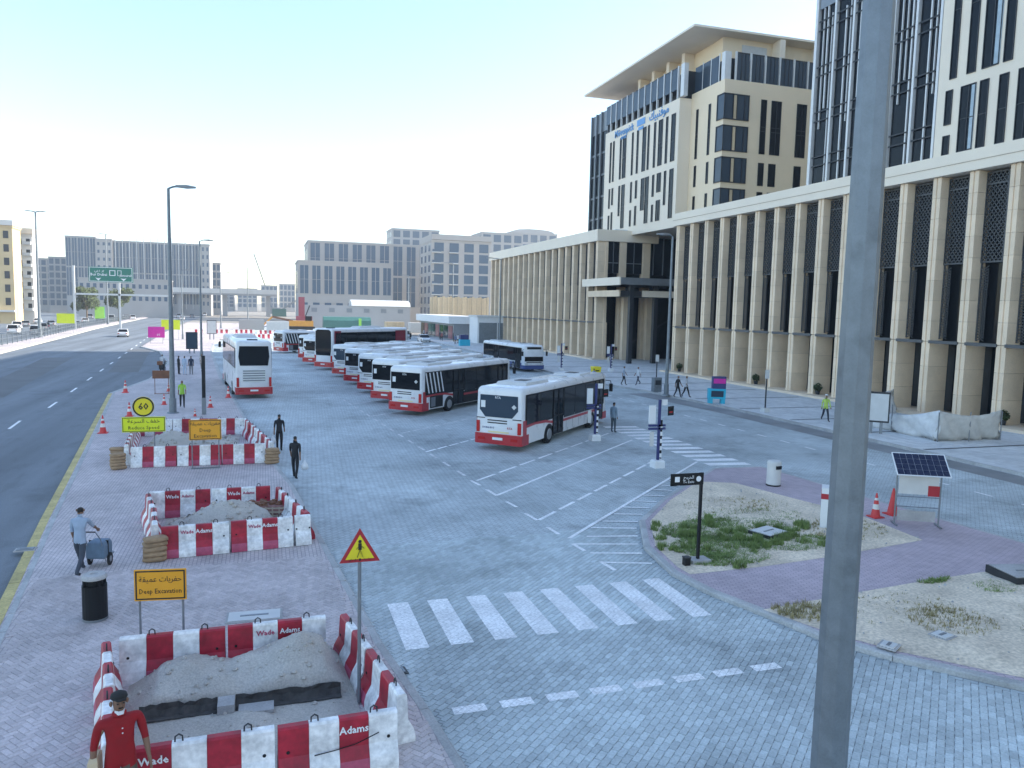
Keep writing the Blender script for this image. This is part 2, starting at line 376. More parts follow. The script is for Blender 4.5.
ground = sheet('ground', [(-3500,-600),(3500,-600),(3500,6000),(-3500,6000)], -.03, M['ground'], kind='structure')
plaza = sheet('bus_station_paving', [(-12,-12),(32,-12),(32,240),(-9,240),(-9,75)], 0, M['grey_paving'], kind='structure')
RW_L = [(-2.4,-8),(-3.2,0),(-4.4,10),(-5.37,18.22),(-6.39,26.15),(-7.1,32.18),(-10.5,60.8)]
ROAD_R = [(-2.2,-10)] + RW_L[1:] + [(-9.3,72),(-9.8,90),(-13.2,111.6),(-17.2,123.5),(-20.5,180),(-24,262),(-26,400),(-20,700)]
ROAD_L = [(-52,700),(-46,400),(-42,300),(-37,200),(-33,147),(-30.2,106),(-26,60),(-21,20),(-18,-10)]
left_road = sheet('highway', ROAD_R+ROAD_L, .004, M['asphalt'], kind='structure')
WALK_R = [(4.2,-8),(3.6,0),(2.95,7),(2.67,10.49),(2.5,12.05),(2.13,14.73),(1.88,17.44),(1.34,23.65),(.93,28.94),(.38,32.86),(-1.25,48.18),(-3.64,71.65),(-6.92,112),(-7.74,130.4),(-7.2,165),(-4,200)]
WALK_L = [(-2.2,-8)] + RW_L[1:] + [(-9.2,72),(-9.7,90),(-13.1,111.5),(-17,123.5),(-20.2,180),(-23,262)]
mb = MB(); mb.prism(WALK_R + [(4, 262)] + WALK_L[::-1], -.03, .12, bottom=False)
walk = tag(mb.build('walkway', M['pink_paving']), kind='structure')
kerb([p for p in RW_L if p[1] >= 0], walk, M['kerb_yellow'], wd=.26)
inner = [(x+.23, y) for x, y in RW_L if y >= 0]
kerb(inner, walk, M['kerb'], wd=.15, h=.128)
kerb([p for p in WALK_R if 5 < p[1] < 72 or p[1] == 0], walk, M['kerb'], wd=.17)
kerb([p for p in WALK_R if 71 < p[1] < 131], walk, M['kerb'], step=3, wd=.3)
kerb([(-10.5,60.8),(-9.3,72),(-9.8,90),(-13.2,111.6),(-17.2,123.5)], walk, M['kerb'], step=3, wd=.3)
# far kerb and verge of the highway
verge = MB(); verge.prism([(-30.4,106),(-33.2,147),(-37.2,200),(-42.2,300),(-46.2,400),(-49,400),(-45,300),(-40.5,200),(-36.4,147),(-34.4,106),(-29,60),(-25,20),(-21.3,20),(-26.3,60)], -.03, .12, bottom=False)
verge = tag(verge.build('verge', M['pink_paving']), kind='structure')
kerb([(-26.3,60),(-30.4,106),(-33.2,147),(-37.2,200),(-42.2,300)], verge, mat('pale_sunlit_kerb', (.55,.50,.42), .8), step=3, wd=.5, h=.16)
service = sheet('service_road', [(-34.6,106),(-36.8,147),(-41,200),(-45.4,300),(-50,400),(-110,400),(-95,300),(-84,200),(-76,147),(-70,106),(-60,40),(-27,40)], .006, M['asphalt'], kind='structure')
# pedestrian island with sand beds
ISL = [(18.9,28.6),(18.5,28.5),(16.69,26.9),(13.53,23.99),(11.52,21.7),(10.4,19.23),(10.08,17.09),(10.3,15.6),(10.78,14.16),(11.15,12.81),(11.88,11.65),(13.31,10.01),(15.2,8.2),(17.5,6.2),(21.9,6.2),(21.8,16.5),(21.5,19.5),(21.25,23),(20.95,27.2),(20.8,28.4)]
mb = MB(); mb.prism(ISL, -.03, .12, bottom=False)
island = tag(mb.build('island', M['purple_paving']), kind='structure')
kerb(ISL[1:14], island, M['kerb'], step=.9, wd=.18); kerb(ISL[14:]+[ISL[1]], island, M['kerb'], step=.9, wd=.16)
def bumpy(name, poly, z, amp, m, parent, step=.16, hfun=None):
    bm = bmesh.new(); xs = [p[0] for p in poly]; ys = [p[1] for p in poly]
    nx = int((max(xs)-min(xs))/step)+1; ny = int((max(ys)-min(ys))/step)+1; vv = {}
    for i in range(nx+1):
        for j in range(ny+1):
            x = min(xs)+i*step; y = min(ys)+j*step
            if inpoly(x, y, poly):
                d = min(_segd(x, y, poly[k], poly[(k+1) % len(poly)]) for k in range(len(poly)))
                e = min(1, max(0, d-.2)/.4)
                vv[i, j] = bm.verts.new((x+random.uniform(-.05, .05), y+random.uniform(-.05, .05), z+.006+e*(amp*(.5+.5*math.sin(x*1.9+math.sin(y*1.3)*1.4)*math.cos(y*1.6+x*.5))+random.uniform(0, amp*.3)+(hfun(x, y) if hfun else 0))))
    for (i, j) in list(vv):
        q = [(i, j), (i+1, j), (i+1, j+1), (i, j+1)]
        if all(k in vv for k in q): bm.faces.new([vv[k] for k in q])
    me = bpy.data.meshes.new(name); bm.to_mesh(me); bm.free(); me.materials.append(m)
    me.polygons.foreach_set('use_smooth', [True]*len(me.polygons))
    return put(name, me, parent)
def _segd(x, y, a, b):
    ax, ay = a; dx, dy = b[0]-ax, b[1]-ay; t = max(0, min(1, ((x-ax)*dx+(y-ay)*dy)/(dx*dx+dy*dy+1e-9)))
    return math.hypot(x-ax-t*dx, y-ay-t*dy)
SAND1 = [(16.4,26.35),(17.72,25.78),(18.47,22.84),(19.13,20.6),(18.9,17.75),(15,17.1),(12.53,16.85),(10.35,16.8),(10.32,17.4),(10.62,19.15),(11.72,21.55),(13.7,23.82)]
SAND2 = [(10.75,14.3),(13.77,14.65),(16.19,14.9),(19.7,15.13),(21.5,15.0),(21.5,6.6),(17.4,6.6),(15.2,8.6),(13.4,10.3),(12.1,11.7),(11.35,12.83)]
for P in (SAND1, SAND2):
    sheet('sand_bed_base', P, .124, M['sand'], island); bumpy('sand_bed', P, .12, .05, M['sand'], island)
# grass tufts: far too many blades to count
def tufts(name, spots, label, m, zb=.13):
    q = MB()
    for (cx, cy, rx, ry, n, hh) in spots:
        for _ in range(n):
            a = random.uniform(0, 6.283); rr = math.sqrt(random.random()); x = cx+rx*rr*math.cos(a); y = cy+ry*rr*math.sin(a)
            if not (inpoly(x, y, SAND1) or inpoly(x, y, SAND2)): continue
            for _k in range(4):
                t = random.uniform(0, 6.283); h = hh*random.uniform(.4, 1.1); ln = random.uniform(.02, .12); wd = .012
                dx, dy = math.cos(t), math.sin(t); bx, by = x+random.uniform(-.04, .04), y+random.uniform(-.04, .04)
                q.add([(bx-dy*wd, by+dx*wd, zb), (bx+dy*wd, by-dx*wd, zb), (bx+dx*ln, by+dy*ln, zb+h)], [(0, 1, 2)])
    return tag(q.build(name, m), label, 'grass', kind='stuff')
tufts('grass', [(12.4,18.6,1.5,1.0,2000,.09),(13.6,20.1,2.2,1.2,3000,.09),(12.0,17.6,1.3,.5,1000,.09),(14.6,18.4,1.7,.7,1300,.08),(15.0,21.3,2.2,.9,600,.07),(16.2,15.0,.6,.35,300,.1),(17.4,14.0,.6,.4,300,.08)], 'green grass growing on the sandy island around the black direction sign', M['grass'])
rc = random.Random(3)
tufts('grass', [(rc.gauss(13.2,1.5), rc.gauss(19.3,1.1), rc.uniform(.08,.25), rc.uniform(.08,.22), rc.randint(25,90), rc.uniform(.14,.26)) for _ in range(60)], 'taller green clumps standing in the grass around the raised island cover', M['grass'])
tufts('dry_grass', [(17.2,19.2,1.6,1.1,350,.12),(15.6,22.6,2,1.1,260,.10),(11.5,14.0,.6,.6,200,.14),(14.4,12.6,1.0,.8,240,.12),(13.4,13.6,2,.8,160,.09),(17.5,11,2.5,2,220,.09)], 'dry yellow grass scattered over the sand beds', M['dry_grass'])
q = MB()
for _ in range(900):
    P = random.choice((SAND1, SAND2, SAND2)); x = random.uniform(10, 21); y = random.uniform(7, 26)
    if inpoly(x, y, P):
        s_ = random.uniform(.01, .045); q.frus((x, y), s_, s_*.5, .13, .13+s_*1.2, 5)
tag(q.build('gravel', M['concrete']), 'small loose stones strewn over the sand beds', 'gravel', kind='stuff')
# right pavement
RP = [(31.6,-12),(31.6,46),(30.9,58),(29.4,66),(29.4,80),(30.8,100),(31.2,170),(60,170),(60,-12)]
mb = MB(); mb.prism(RP, -.03, .14, bottom=False)
rpav = tag(mb.build('building_pavement', M['slab_paving']), kind='structure')
kerb([(31.6,8),(31.6,46),(30.9,58),(29.4,66),(29.4,80),(30.8,100),(31.2,168)], rpav, M['kerb'], step=1.0, wd=.2, h=.15)
for y in (24.4, 30.3, 35.6, 40.8, 46.3, 52.2, 58, 64, 70, 76, 84, 92):
    sheet('dark_stone_band', [(31.9,y-.13),(41.5,y-.13),(41.5,y+.13),(31.9,y+.13)], .144, M['dark_strip'], rpav)
# markings of the bus station
sheet('dark_gutter_strip', [(29.9,8),(31.48,8),(31.48,46),(30.8,57.5),(28.6,57.5),(29.7,46)], .004, M['road_dark'], plaza)  # darker strip of paving along the kerb
for i in range(26):
    y0 = 14+i*2.0
    line_sheet('lane_dash', (26.75-.012*i, y0), (26.75-.012*i, y0+.8), .13, .008, M['paint'], plaza)
for i in range(13): sheet('crosswalk_stripe', [(18.95,28.55+i*1.0),(21.0,28.35+i*1.0),(21.0,28.9+i*1.0),(18.95,29.1+i*1.0)], .004+.004*(0), M['paint'], plaza)
def bay(x, y, worn='paint_worn', L=14.5, solid=False):
    a = (x, y); b = (x+L*.722, y+L*.692)
    if solid: line_sheet('bay_line', a, b, .13, .004, M[worn], plaza)
    else: dashes('bay_line', a, b, 8, .8, .13, .004, M[worn], plaza)
bay(8.02, 26.35, 'paint', 14.6, True); bay(7.95, 28.85, 'paint', 14.6); bay(8.42, 22.9, 'paint', 12.6); bay(6.97, 40.66, L=8); bay(7.2, 35.2, 'paint', 8); bay(6.2, 47.3); bay(5.7, 53.4)
line_sheet('bay_end_line', (7.92,27.3), (8.02,26.3), .13, .008, M['paint'], plaza); line_sheet('bay_end_line', (7.72,28.9), (7.86,28.0), .13, .008, M['paint'], plaza)
dashes('stop_line_dash', (7.72,29.8), (5.3,57), 14, .5, .13, .004, M['paint_worn'], plaza)
for a_, b_ in (((8.1,25.38),(8.21,24.57)),((8.24,23.73),(8.35,22.85)),((8.39,22.04),(8.47,21.23)),((8.51,20.26),(8.6,19.55)),((8.65,18.59),(8.74,17.85))): line_sheet('stop_line_dash', a_, b_, .12, .0145, M['paint'], plaza)
line_sheet('hatch_border', (18.82,30.42), (8.61,20.77), .12, .0145, M['paint'], plaza)
for a_, b_ in (((8.56,20.2),(10.39,19.75)),((8.67,19.33),(10.1,18.95)),((8.68,18.5),(9.95,18.1)),((9.21,20.82),(10.75,20.5)),((9.71,21.65),(11.1,21.26)),((10.38,22.26),(11.5,21.94)),((11.13,22.98),(12.05,22.71)),((11.84,23.74),(12.7,23.44)),((12.57,24.46),(13.35,24.12)),((13.34,25.14),(14.1,24.86)),((14.16,25.87),(14.8,25.6)),((14.83,26.47),(15.5,26.2)),((15.6,27.2),(16.2,26.95))): line_sheet('hatch_line', a_, b_, .11, .0175, M['paint'], plaza)
for y0 in (24, 31.5, 38.5, 45.5): line_sheet('highway_lane_dash', (-8.55-.09*(y0-20)-1.8, y0), (-8.55-.09*(y0+3-20)-1.8, y0+3), .15, .008, M['paint'], left_road)
for i in range(16):
    y0 = 54+i*9; x0 = -12.6-(y0-51)*.075; line_sheet('highway_lane_dash', (x0, y0), (x0-.22, y0+3), .15, .008, M['paint'], left_road)
for i in range(9): sheet('give_way_block', [(-10.3+.1*i,62.5+1.2*i),(-9.9+.1*i,62.5+1.2*i),(-9.9+.1*i,63.0+1.2*i),(-10.3+.1*i,63.0+1.2*i)], .008, M['paint'], left_road)
for x0, y0, x1, y1 in ((-16,20,-17.9,38),(-19.5,60,-24,100),(-14,80,-18,118),(-21,30,-24,56)):   # resurfaced lanes
    sheet('resurfaced_patch', [(x0,y0),(x0+2.6,y0),(x1+2.9,y1),(x1,y1)], .0065, mat('pale_asphalt', (.13,.135,.14), .8, var=.15, scale=.3, fine=.2, bscale=30), left_road)
# real block paving where the single blocks can be made out
def herring(x0, x1, y0, y1, wb, ang):
    ca, sa = math.cos(ang), math.sin(ang); cx, cy = (x0+x1)/2, (y0+y1)/2; ext = math.hypot(x1-x0, y1-y0)/2; n = int(ext/wb)+3
    for i in range(-n, n):
        for j in range(-n//2-2, n//2+2):
            ox, oy = (i+2*j)*wb, (i-2*j)*wb
            for (bx, by, bw, bh) in ((0, 0, 2, 1), (0, 1, 1, 2)):
                px, py = ox+(bx+bw/2)*wb, oy+(by+bh/2)*wb
                X, Y = cx+px*ca-py*sa, cy+px*sa+py*ca
                if x0 < X < x1 and y0 < Y < y1: yield X, Y, ang+(0 if bw == 2 else math.pi/2)
def bond(x0, x1, y0, y1, wb, ang):        # running bond laid on the diagonal
    ca, sa = math.cos(ang), math.sin(ang); cx, cy = (x0+x1)/2, (y0+y1)/2; n = int(math.hypot(x1-x0, y1-y0)/2/wb)+3
    for j in range(-n, n):
        for i in range(-n//2-1, n//2+2):
            px, py = (i+.5*(j % 2))*2*wb, j*wb; X, Y = cx+px*ca-py*sa, cy+px*sa+py*ca
            if x0 < X < x1 and y0 < Y < y1: yield X, Y, ang
def pave(parent, region, test, wb, ang, m, ztop, name, lay=herring, gap=.0035):
    hl, hw, ch = wb-gap, wb/2-gap, .006
    one = MB(); one.ring([[(-hl,-hw,-.02),(hl,-hw,-.02),(hl,hw,-.02),(-hl,hw,-.02)], [(-hl,-hw,-ch),(hl,-hw,-ch),(hl,hw,-ch),(-hl,hw,-ch)], [(-hl+ch,-hw+ch,0),(hl-ch,-hw+ch,0),(hl-ch,hw-ch,0),(-hl+ch,hw-ch,0)]])
    me = one.mesh(name, m); allp = sorted([p for p in lay(*region, wb, ang) if test(p[0], p[1])], key=lambda p: p[0]**2+p[1]**2)
    seen = [p for p in allp if _in_view(p[0], p[1])]; near = set(seen[:300]); field = MB()
    for p in allp:
        z = ztop+random.uniform(-.0015, .0015)
        if p in near: put(name, me, parent, (p[0], p[1], z), p[2])
        else:
            st = len(field.v); field.add(one.v, one.f); field.xf(Matrix.Translation((p[0], p[1], z)) @ Matrix.Rotation(p[2], 4, 'Z'), st)
    tag(field.build(name+'_field', m, parent), kind='stuff')
    return allp, hl, hw
def _in_view(x, y):
    v = cam.matrix_world.inverted() @ Vector((x, y, 0)); 
    return v.z < 0 and abs(v.x/-v.z) < .665 and abs(v.y/-v.z) < .497
WALK_POLY = WALK_R + [(4, 262)] + WALK_L[::-1]
def kerb_clear(x, y, pts, d): return all(_segd(x, y, a, b) > d for a, b in zip(pts, pts[1:]))
pl, hl, hw = pave(plaza, (1.5, 21, 6, 21.5), lambda x, y: not inpoly(x, y, WALK_POLY) and not inpoly(x, y, ISL) and kerb_clear(x, y, WALK_R, .17) and kerb_clear(x, y, ISL, .17) and x-3 < y*1.35, .125, R(42), M['grey_paver'], .011, 'paver', bond, .006)
pave(walk, (-6.2, 3, 7.5, 20.5), lambda x, y: inpoly(x, y, WALK_POLY) and not (-2.1 < x < 1.5 and 10.9 < y < 14.2) and kerb_clear(x, y, WALK_R, .17) and kerb_clear(x, y, inner, .16) and kerb_clear(x, y, RW_L, .3), .105, R(45-6), M['pink_paver'], .131, 'paver')
def painted(name, x0, x1, y0, y1):
    q = MB()
    for X, Y, a in pl:
        if x0-.3 < X < x1+.3 and y0-.3 < Y < y1+.3:
            ca, sa = math.cos(a), math.sin(a); e = -.0035
            P = clip_rect([(X+u*ca-v*sa, Y+u*sa+v*ca) for u, v in ((-hl+e,-hw+e),(hl-e,-hw+e),(hl-e,hw-e),(-hl+e,hw-e))], x0, x1, y0, y1)
            if P: q.add([(u, v, .0140) for u, v in P], [tuple(range(len(P)))])
    o = q.build(name, M['paint'], plaza)
    for p in o.data.polygons:
        if p.normal.z < 0: p.flip()
    return o
for i in range(8): painted('crosswalk_stripe', 2.62+i*.925, 3.10+i*.925, 14.56, 17.02)
for i in range(8): painted('give_way_dash', 2.98+i*.845, 3.56+i*.845, 11.93, 12.17)
# ------------------------------------------------------------------ colonnaded podium buildings
FX = 43.2; SP = 2.85
def fin_profile(x0, x1, wd):   # plan of a stone fin: grooved front edge looking along -X
    g_ = .05
    return [(x0,-wd/2),(x0,-g_),(x0+.06,-g_),(x0+.06,g_),(x0,g_),(x0,wd/2),(x1,wd/2),(x1,-wd/2)]
UP_H = 1.37; up = MB(); up.prism(fin_profile(0, 1.12, .66), 0, UP_H-.018); up_me = up.mesh('stone_panel', M['stone'])
LO_H = 1.69; lo = MB(); lo.prism(fin_profile(.02, 1.7, .66), 0, LO_H-.018); lo_me = lo.mesh('stone_panel', M['stone'])
core = MB(); core.box(.09, 1.65, -.26, .26, .0, 5.1); core.box(.09, 1.07, -.26, .26, 5.1, 16.2); core_me = core.mesh('fin', M['stone_dark'])
lat = MB()
LW, LH = SP-.68, 5.6
def clipseg(x0, z0, dx, dz):
    ts = [0, 100]
    for p, d, lo_, hi in ((x0, dx, 0, LW), (z0, dz, 0, LH)):
        a, b = sorted(((lo_-p)/d, (hi-p)/d)); ts = [max(ts[0], a), min(ts[1], b)]
    return ts
for k in range(-22, 40):
    for dx in (1, -1):
        z0 = k*.36; x0 = 0 if dx > 0 else LW
        t0, t1 = clipseg(x0, z0, dx, 1.25)
        if t1-t0 > .08:
            a = (0, x0+dx*t0, z0+1.25*t0); b = (0, x0+dx*t1, z0+1.25*t1); lat.bar(a, b, .07, .05)
for z in (0, LH-.7, LH): lat.box(-.05, .05, 0, LW, z-.05, z+.05)
for y in (0, LW*.28, LW): lat.box(-.05, .05, y-.04, y+.04, 0, LH)
lat_me = lat.mesh('lattice_screen', M['lattice'])
narrow = MB()
for k in range(30):
    z = k*.18
    if z < 4.6: narrow.bar((0, 0, z), (0, .55, z+.3), .04, .04); narrow.bar((0, .55, z), (0, 0, z+.3), .04, .04)
narrow.box(-.04, .04, .52, .6, 0, 5.0)
nar_me = narrow.mesh('side_grille', M['lattice'])
gl = MB(); gl.box(0, .06, 0, LW, 0, 10.9); gl_me = gl.mesh('glass_pane', M['dglass'])
gl2 = MB(); gl2.box(0, .06, 0, LW, 0, 4.8); gl2_me = gl2.mesh('glass_pane', M['dglass'])
tr = MB(); tr.box(-.16, .12, -.05, LW+.07, 0, .2); tr_me = tr.mesh('transom', M['lattice'])
hedge_n = [0]
def fin_row(parent, y_first, n, z0=0):      # fins from y_first towards -Y
    for i in range(n):
        y = y_first-i*SP
        f = put('fin', core_me, parent, (FX, y, z0))
        for k in range(8): put('stone_panel', up_me, f, (0, 0, 5.25+k*UP_H))
        for k in range(3): put('stone_panel', lo_me, f, (0, 0, .14+k*LO_H))
        if i < n-1:
            yb = y-SP+.34
            put('lattice_screen', lat_me, parent, (FX+.72, yb, z0+10.45)); put('side_grille', nar_me, parent, (FX+.77, yb+LW-.6, z0+5.4))
            put('glass_pane', gl_me, parent, (FX+1.14, yb, z0+5.3)); put('transom', tr_me, parent, (FX+.1, yb-.01, z0+5.1)); put('glass_pane', gl2_me, parent, (FX+2.3, yb, z0+.2))
pod = thing('podium_building', 'long low stone building with tall fins and lattice screens under the glass tower, at right', 'building')
fin_row(pod, 75.8, 18)
MB().box(FX-.25, FX+24, -40, 76.6, 16.22, 17.55).build('fascia', M['cream'], pod)
MB().box(FX-.28, FX-.2, 5.02, 76.58, 16.8, 16.84).build('fascia_joint', M['stone_dark'], pod)
b = MB(); b.box(FX+2.4, FX+24, -40, 76.4, .1, 16.2); b.box(FX+1.22, FX+2.45, 5, 76.35, 5.1, 16.2); b.build('wall', M['metal_dark'], pod)
MB().box(FX+1.0, FX+2.39, -40, 26.5, .1, 16.2).build('wall', M['stone'], pod)  # plain unseen wall, podium run on to shade the near ground
MB().box(FX-.9, FX+2.5, 24, 77, .1, .32).build('step', M['stone'], pod)
pod2 = thing('podium_building', 'farther stone building with closely set tall fins beside the dark entrance', 'building')
fin_row(pod2, 97.4+18*SP, 19)
MB().box(FX-.25, FX+9, 96.8, 97.6+18*SP+.5, 16.22, 17.75).build('fascia', M['cream'], pod2)
b = MB(); b.box(FX+2.4, FX+30, 97.9, 149, .1, 16.2); b.box(FX+1.22, FX+2.45, 97.9, 149, 5.1, 16.2); b.build('wall', M['metal_dark'], pod2)
MB().box(FX-.9, FX+2.5, 96, 150, .1, .32).build('step', M['stone'], pod2)
for x0, x1 in ((FX+1.13, FX+1.5), (46.5, 47.45), (50.0, 51.1)): MB().box(x0, x1, 96.95, 97.85, .1, 16.2).build('pier', M['stone'], pod2)
for x0, x1 in ((44.72, 46.48), (47.47, 49.98)):
    wn = MB().box(x0, x1, 97.3, 97.4, 12.0, 16.2).build('window', M['dglass'], pod2)
    MB().box(x0, x1, 97.2, 97.29, 13.3, 13.4).box((x0+x1)/2-.04, (x0+x1)/2+.04, 97.2, 97.29, 12, 16.2).build('frame', M['metal_mid'], wn)
MB().box(51.12, 66, 97.4, 97.5, 11.9, 17).build('glass_pane', M['dglass'], pod2); MB().box(44.72, 66, 97.9, 98, .2, 11.9).build('glass_pane', M['dglass'], pod2)
for k in range(8): MB().box(51.7+k*1.5, 51.8+k*1.5, 97.2, 97.38, 11.9, 17).build('mullion', M['metal_mid'], pod2)
# entrance canopy between the two podiums
can = thing('entrance_canopy', 'dark flat canopy with one edge coloured sky-lit pale over the hotel entrance between the stone buildings', 'canopy')
MB().box(42.3, 60, 87.9, 99.6, 10.1, 11.0).build('roof', M['metal_dark'], can); MB().box(42.1, 42.28, 87.7, 99.6, 10.05, 11.05).build('edge_panel', M['cream'], can)  # side edge paler, front edge darker: sky light put into the colours
MB().box(42.3, 60, 87.7, 87.88, 10.12, 10.98).build('edge_panel', M['metal_mid'], can)
MB().box(42.9, 59, 89, 99, 8.7, 9.4).build('lower_roof', M['metal_dark'], can); MB().box(45.9, 50.4, 88.8, 88.98, 8.65, 9.45).build('edge_panel', M['cream'], can); MB().box(42.7, 42.88, 89, 99, 8.65, 9.45).build('edge_panel', M['stone'], can)
for x, y in ((44.4, 89), (48.0, 89.3), (51.5, 89.3), (55, 89.3)): MB().box(x-.28, x+.28, y-.28, y+.28, .1, 10.1).build('column', M['metal_dark'], can)
for x in (47.0, 50.6): MB().box(x-.4, x+.4, 95.6, 96.4, .1, 8.7).build('column', M['stone'], can)
gap = thing('entrance_wall', 'dark glazed lobby wall recessed behind the entrance canopy', 'wall')
MB().box(62, 62.2, 76.8, 97.2, .1, 18).build('glass_pane', M['dglass'], gap); MB().box(45.7, 62, 76.7, 76.85, .1, 16).build('wall', M['stone_dark'], gap)
# ------------------------------------------------------------------ hotel
hot = thing('hotel_building', 'cream hotel block with slit windows, corner bay windows and wide flat overhanging roof', 'building')
AX, BX, CY_ = 48.0, 49.6, 78.0
MB().box(AX, 92, 85.14, 106.4, 17.2, 32.6).build('wall', M['cream'], hot)
MB().box(BX, 92, CY_, 85.12, 17.2, 33.1).build('wall', M['cream_warm'], hot)
slit_cache = {}
def slit(parent, axis, pos, a0, a1, z0, z1, name='window', m='dglass', fr='metal_dark', bars=True):
    """window in a wall: axis 'x' wall plane X=pos looking -X, axis 'y' wall plane Y=pos looking -Y"""
    key = (axis, round(a1-a0, 2), round(z1-z0, 2), m, fr, bars)
    if key not in slit_cache:
        wd, h = a1-a0, z1-z0; q = MB(); q.box(0, wd, -.012, .05, 0, h); f = MB(); t = .05
        for bx in ((-.03, t-.03), (wd-t+.03, wd+.03)): f.box(bx[0], bx[1], -.07, .04, 0, h)
        f.box(t-.03, wd-t+.03, -.07, .04, h-t, h); f.box(t-.03, wd-t+.03, -.07, .04, 0, t)
        if bars and h > 3:
            for z in [h*k for k in ((.42, .5) if h > 4.5 else (.5,))]: f.box(t-.03, wd-t+.03, -.05, .04, z-.03, z+.03)
        if bars and wd > .95: f.box(wd*.55-.03, wd*.55+.03, -.05, .04, t, h-t)
        if axis == 'x':
            for s_ in (q, f): s_.xf(Matrix.Rotation(R(-90), 4, 'Z'))
        slit_cache[key] = (q.mesh('window', M[m]), f.mesh('frame', M[fr]))
    g_, f_ = slit_cache[key]; loc = (pos, a1, z0) if axis == 'x' else (a0, pos, z0)
    w_ = put(name, g_, parent, loc); put('frame', f_, w_)
    return w_
A_up = [(104.4,.4),(103.4,.4),(101.1,.45),(99.9,1.0),(97.4,.4),(95.9,.45),(94.0,.9),(92.8,.4),(91.1,.45),(89.6,1.0),(88.0,.45),(86.4,.95)]
for y, wd in A_up: slit(hot, 'x', AX, y-wd/2, y+wd/2, 25.3, 31.0)
for i, (y, wd) in enumerate(A_up):
    if i % 4 == 1: slit(hot, 'x', AX, y-wd/2, y+wd/2, 22.0, 24.4); slit(hot, 'x', AX, y-wd/2, y+wd/2, 18.4, 21.0)
    elif i % 4 == 3: slit(hot, 'x', AX, y-.45, y+.45, 18.4, 24.4)
    elif i % 4 == 2: slit(hot, 'x', AX, y-wd/2, y+wd/2, 20.2, 24.4)
    else: slit(hot, 'x', AX, y-wd/2, y+wd/2, 21.6, 24.4); slit(hot, 'x', AX, y-.2, y+.2, 18.4, 20.6)
for y in (83.6, 80.9):
    slit(hot, 'x', BX, y-.2, y+.2, 25.2, 31.0); slit(hot, 'x', BX, y-.2, y+.2, 21.9, 24.4); slit(hot, 'x', BX, y-.2, y+.2, 18.2, 20.8)
for z in (28.7, 25.2, 21.7, 18.2):      # wrapped corner bays
    bw = MB().box(BX-.05, BX+3.2, CY_-.05, CY_+1.3, z, z+2.85).build('bay_window', M['bglass'], hot)
    q = MB()
    for x in (BX-.06, BX+1.1, BX+1.6, BX+2.6, BX+3.15): q.box(x, x+.1, CY_-.12, CY_-.052, z, z+2.85)
    q.box(BX-.12, BX-.052, CY_+1.22, CY_+1.32, z, z+2.85)
    for zz in (z, z+2.75): q.box(BX-.12, BX+3.25, CY_-.13, CY_-.12+.067, zz, zz+.1); q.box(BX-.12, BX-.053, CY_-.05, CY_+1.32, zz, zz+.1)
    q.build('frame', M['metal_dark'], bw)
    MB().box(BX+1.2, BX+1.58, CY_-.09, CY_-.053, z+.1, z+2.7).build('curtain', M['tan_hoard'], bw)
for a0, a1 in ((54.5, 55.2), (55.9, 57.2), (59.4, 60.7)): slit(hot, 'y', CY_, a0, a1, 25.2, 31.3, fr='metal_dark'); slit(hot, 'y', CY_, a0, a1 if a1-a0 < 1.2 else a0+.9, 21.6, 24.2)
for a0, a1 in ((54.5, 55.2), (55.9, 56.8), (59.4, 60.5)): slit(hot, 'y', CY_, a0, a1, 18.2, 20.9)
# glazed end bay
MB().box(AX+.3, 92, 106.45, 112, 17.2, 36.2).build('wall', M['metal_mid'], hot)
for i in range(3):
    y = 106.7+i*1.8
    for k in range(5): slit(hot, 'x', AX+.3, y, y+1.45, 17.6+k*3.2, 20.5+k*3.2, bars=False)
    MB().box(AX+.02, AX+.28, y+1.5, y+1.72, 17.2, 36.2).build('fin', M['metal_mid'], hot)
# roof terrace glass band
MB().box(AX+1.2, 91.9, 85.6, 106.35, 32.61, 36.0).build('upper_wall', M['metal_dark'], hot); MB().box(BX+1.3, 91.8, CY_+1.6, 85.58, 33.11, 35.98).build('upper_wall', M['metal_dark'], hot)
for i in range(12):
    y = 85.9+i*1.73
    p_ = MB().box(AX+.1, AX+.2, y+.1, y+1.6, 33.8, 36.3).build('glass_panel', M['bglass'], hot); MB().box(AX+.08, AX+.22, y+.1, y+1.6, 36.3, 36.42).build('rail', M['metal_dark'], p_)
    MB().box(AX+.02, AX+.28, y-.09, y+.08, 32.6, 36.5).build('post', M['white_fin'], hot)
for i in range(9):
    x = BX+1.6+i*1.95
    p_ = MB().box(x+.2, x+1.8, CY_+.5, CY_+.6, 33.1, 36.2).build('glass_panel', M['bglass'], hot); MB().box(x+.2, x+1.8, CY_+.46, CY_+.64, 36.2, 36.34).build('rail', M['metal_dark'], p_)
    for xx in (x+.7, x+1.25): MB().box(xx, xx+.06, CY_+.44, CY_+.49, 33.1, 36.2).build('mullion', M['metal_dark'], hot)
    MB().box(x, x+.16, CY_+.45, CY_+.7, 33.1, 36.4).build('post', M['white_fin'], hot)
for y in (80.0, 81.75, 83.5): MB().box(BX+.32, BX+.38, y-.2, y-.06, 33.1, 36.4).build('post', M['white_fin'], hot); MB().box(BX+.3, BX+.4, y, y+1.5, 33.1, 36.2).build('glass_panel', M['bglass'], hot)
MB().box(AX+.05, AX+.6, 84.4, 85.2, 32.7, 36.5).build('post', M['white_fin'], hot); MB().box(BX+.4, BX+1.2, CY_+.8, CY_+1.5, 33.12, 36.4).build('post', M['white_fin'], hot)
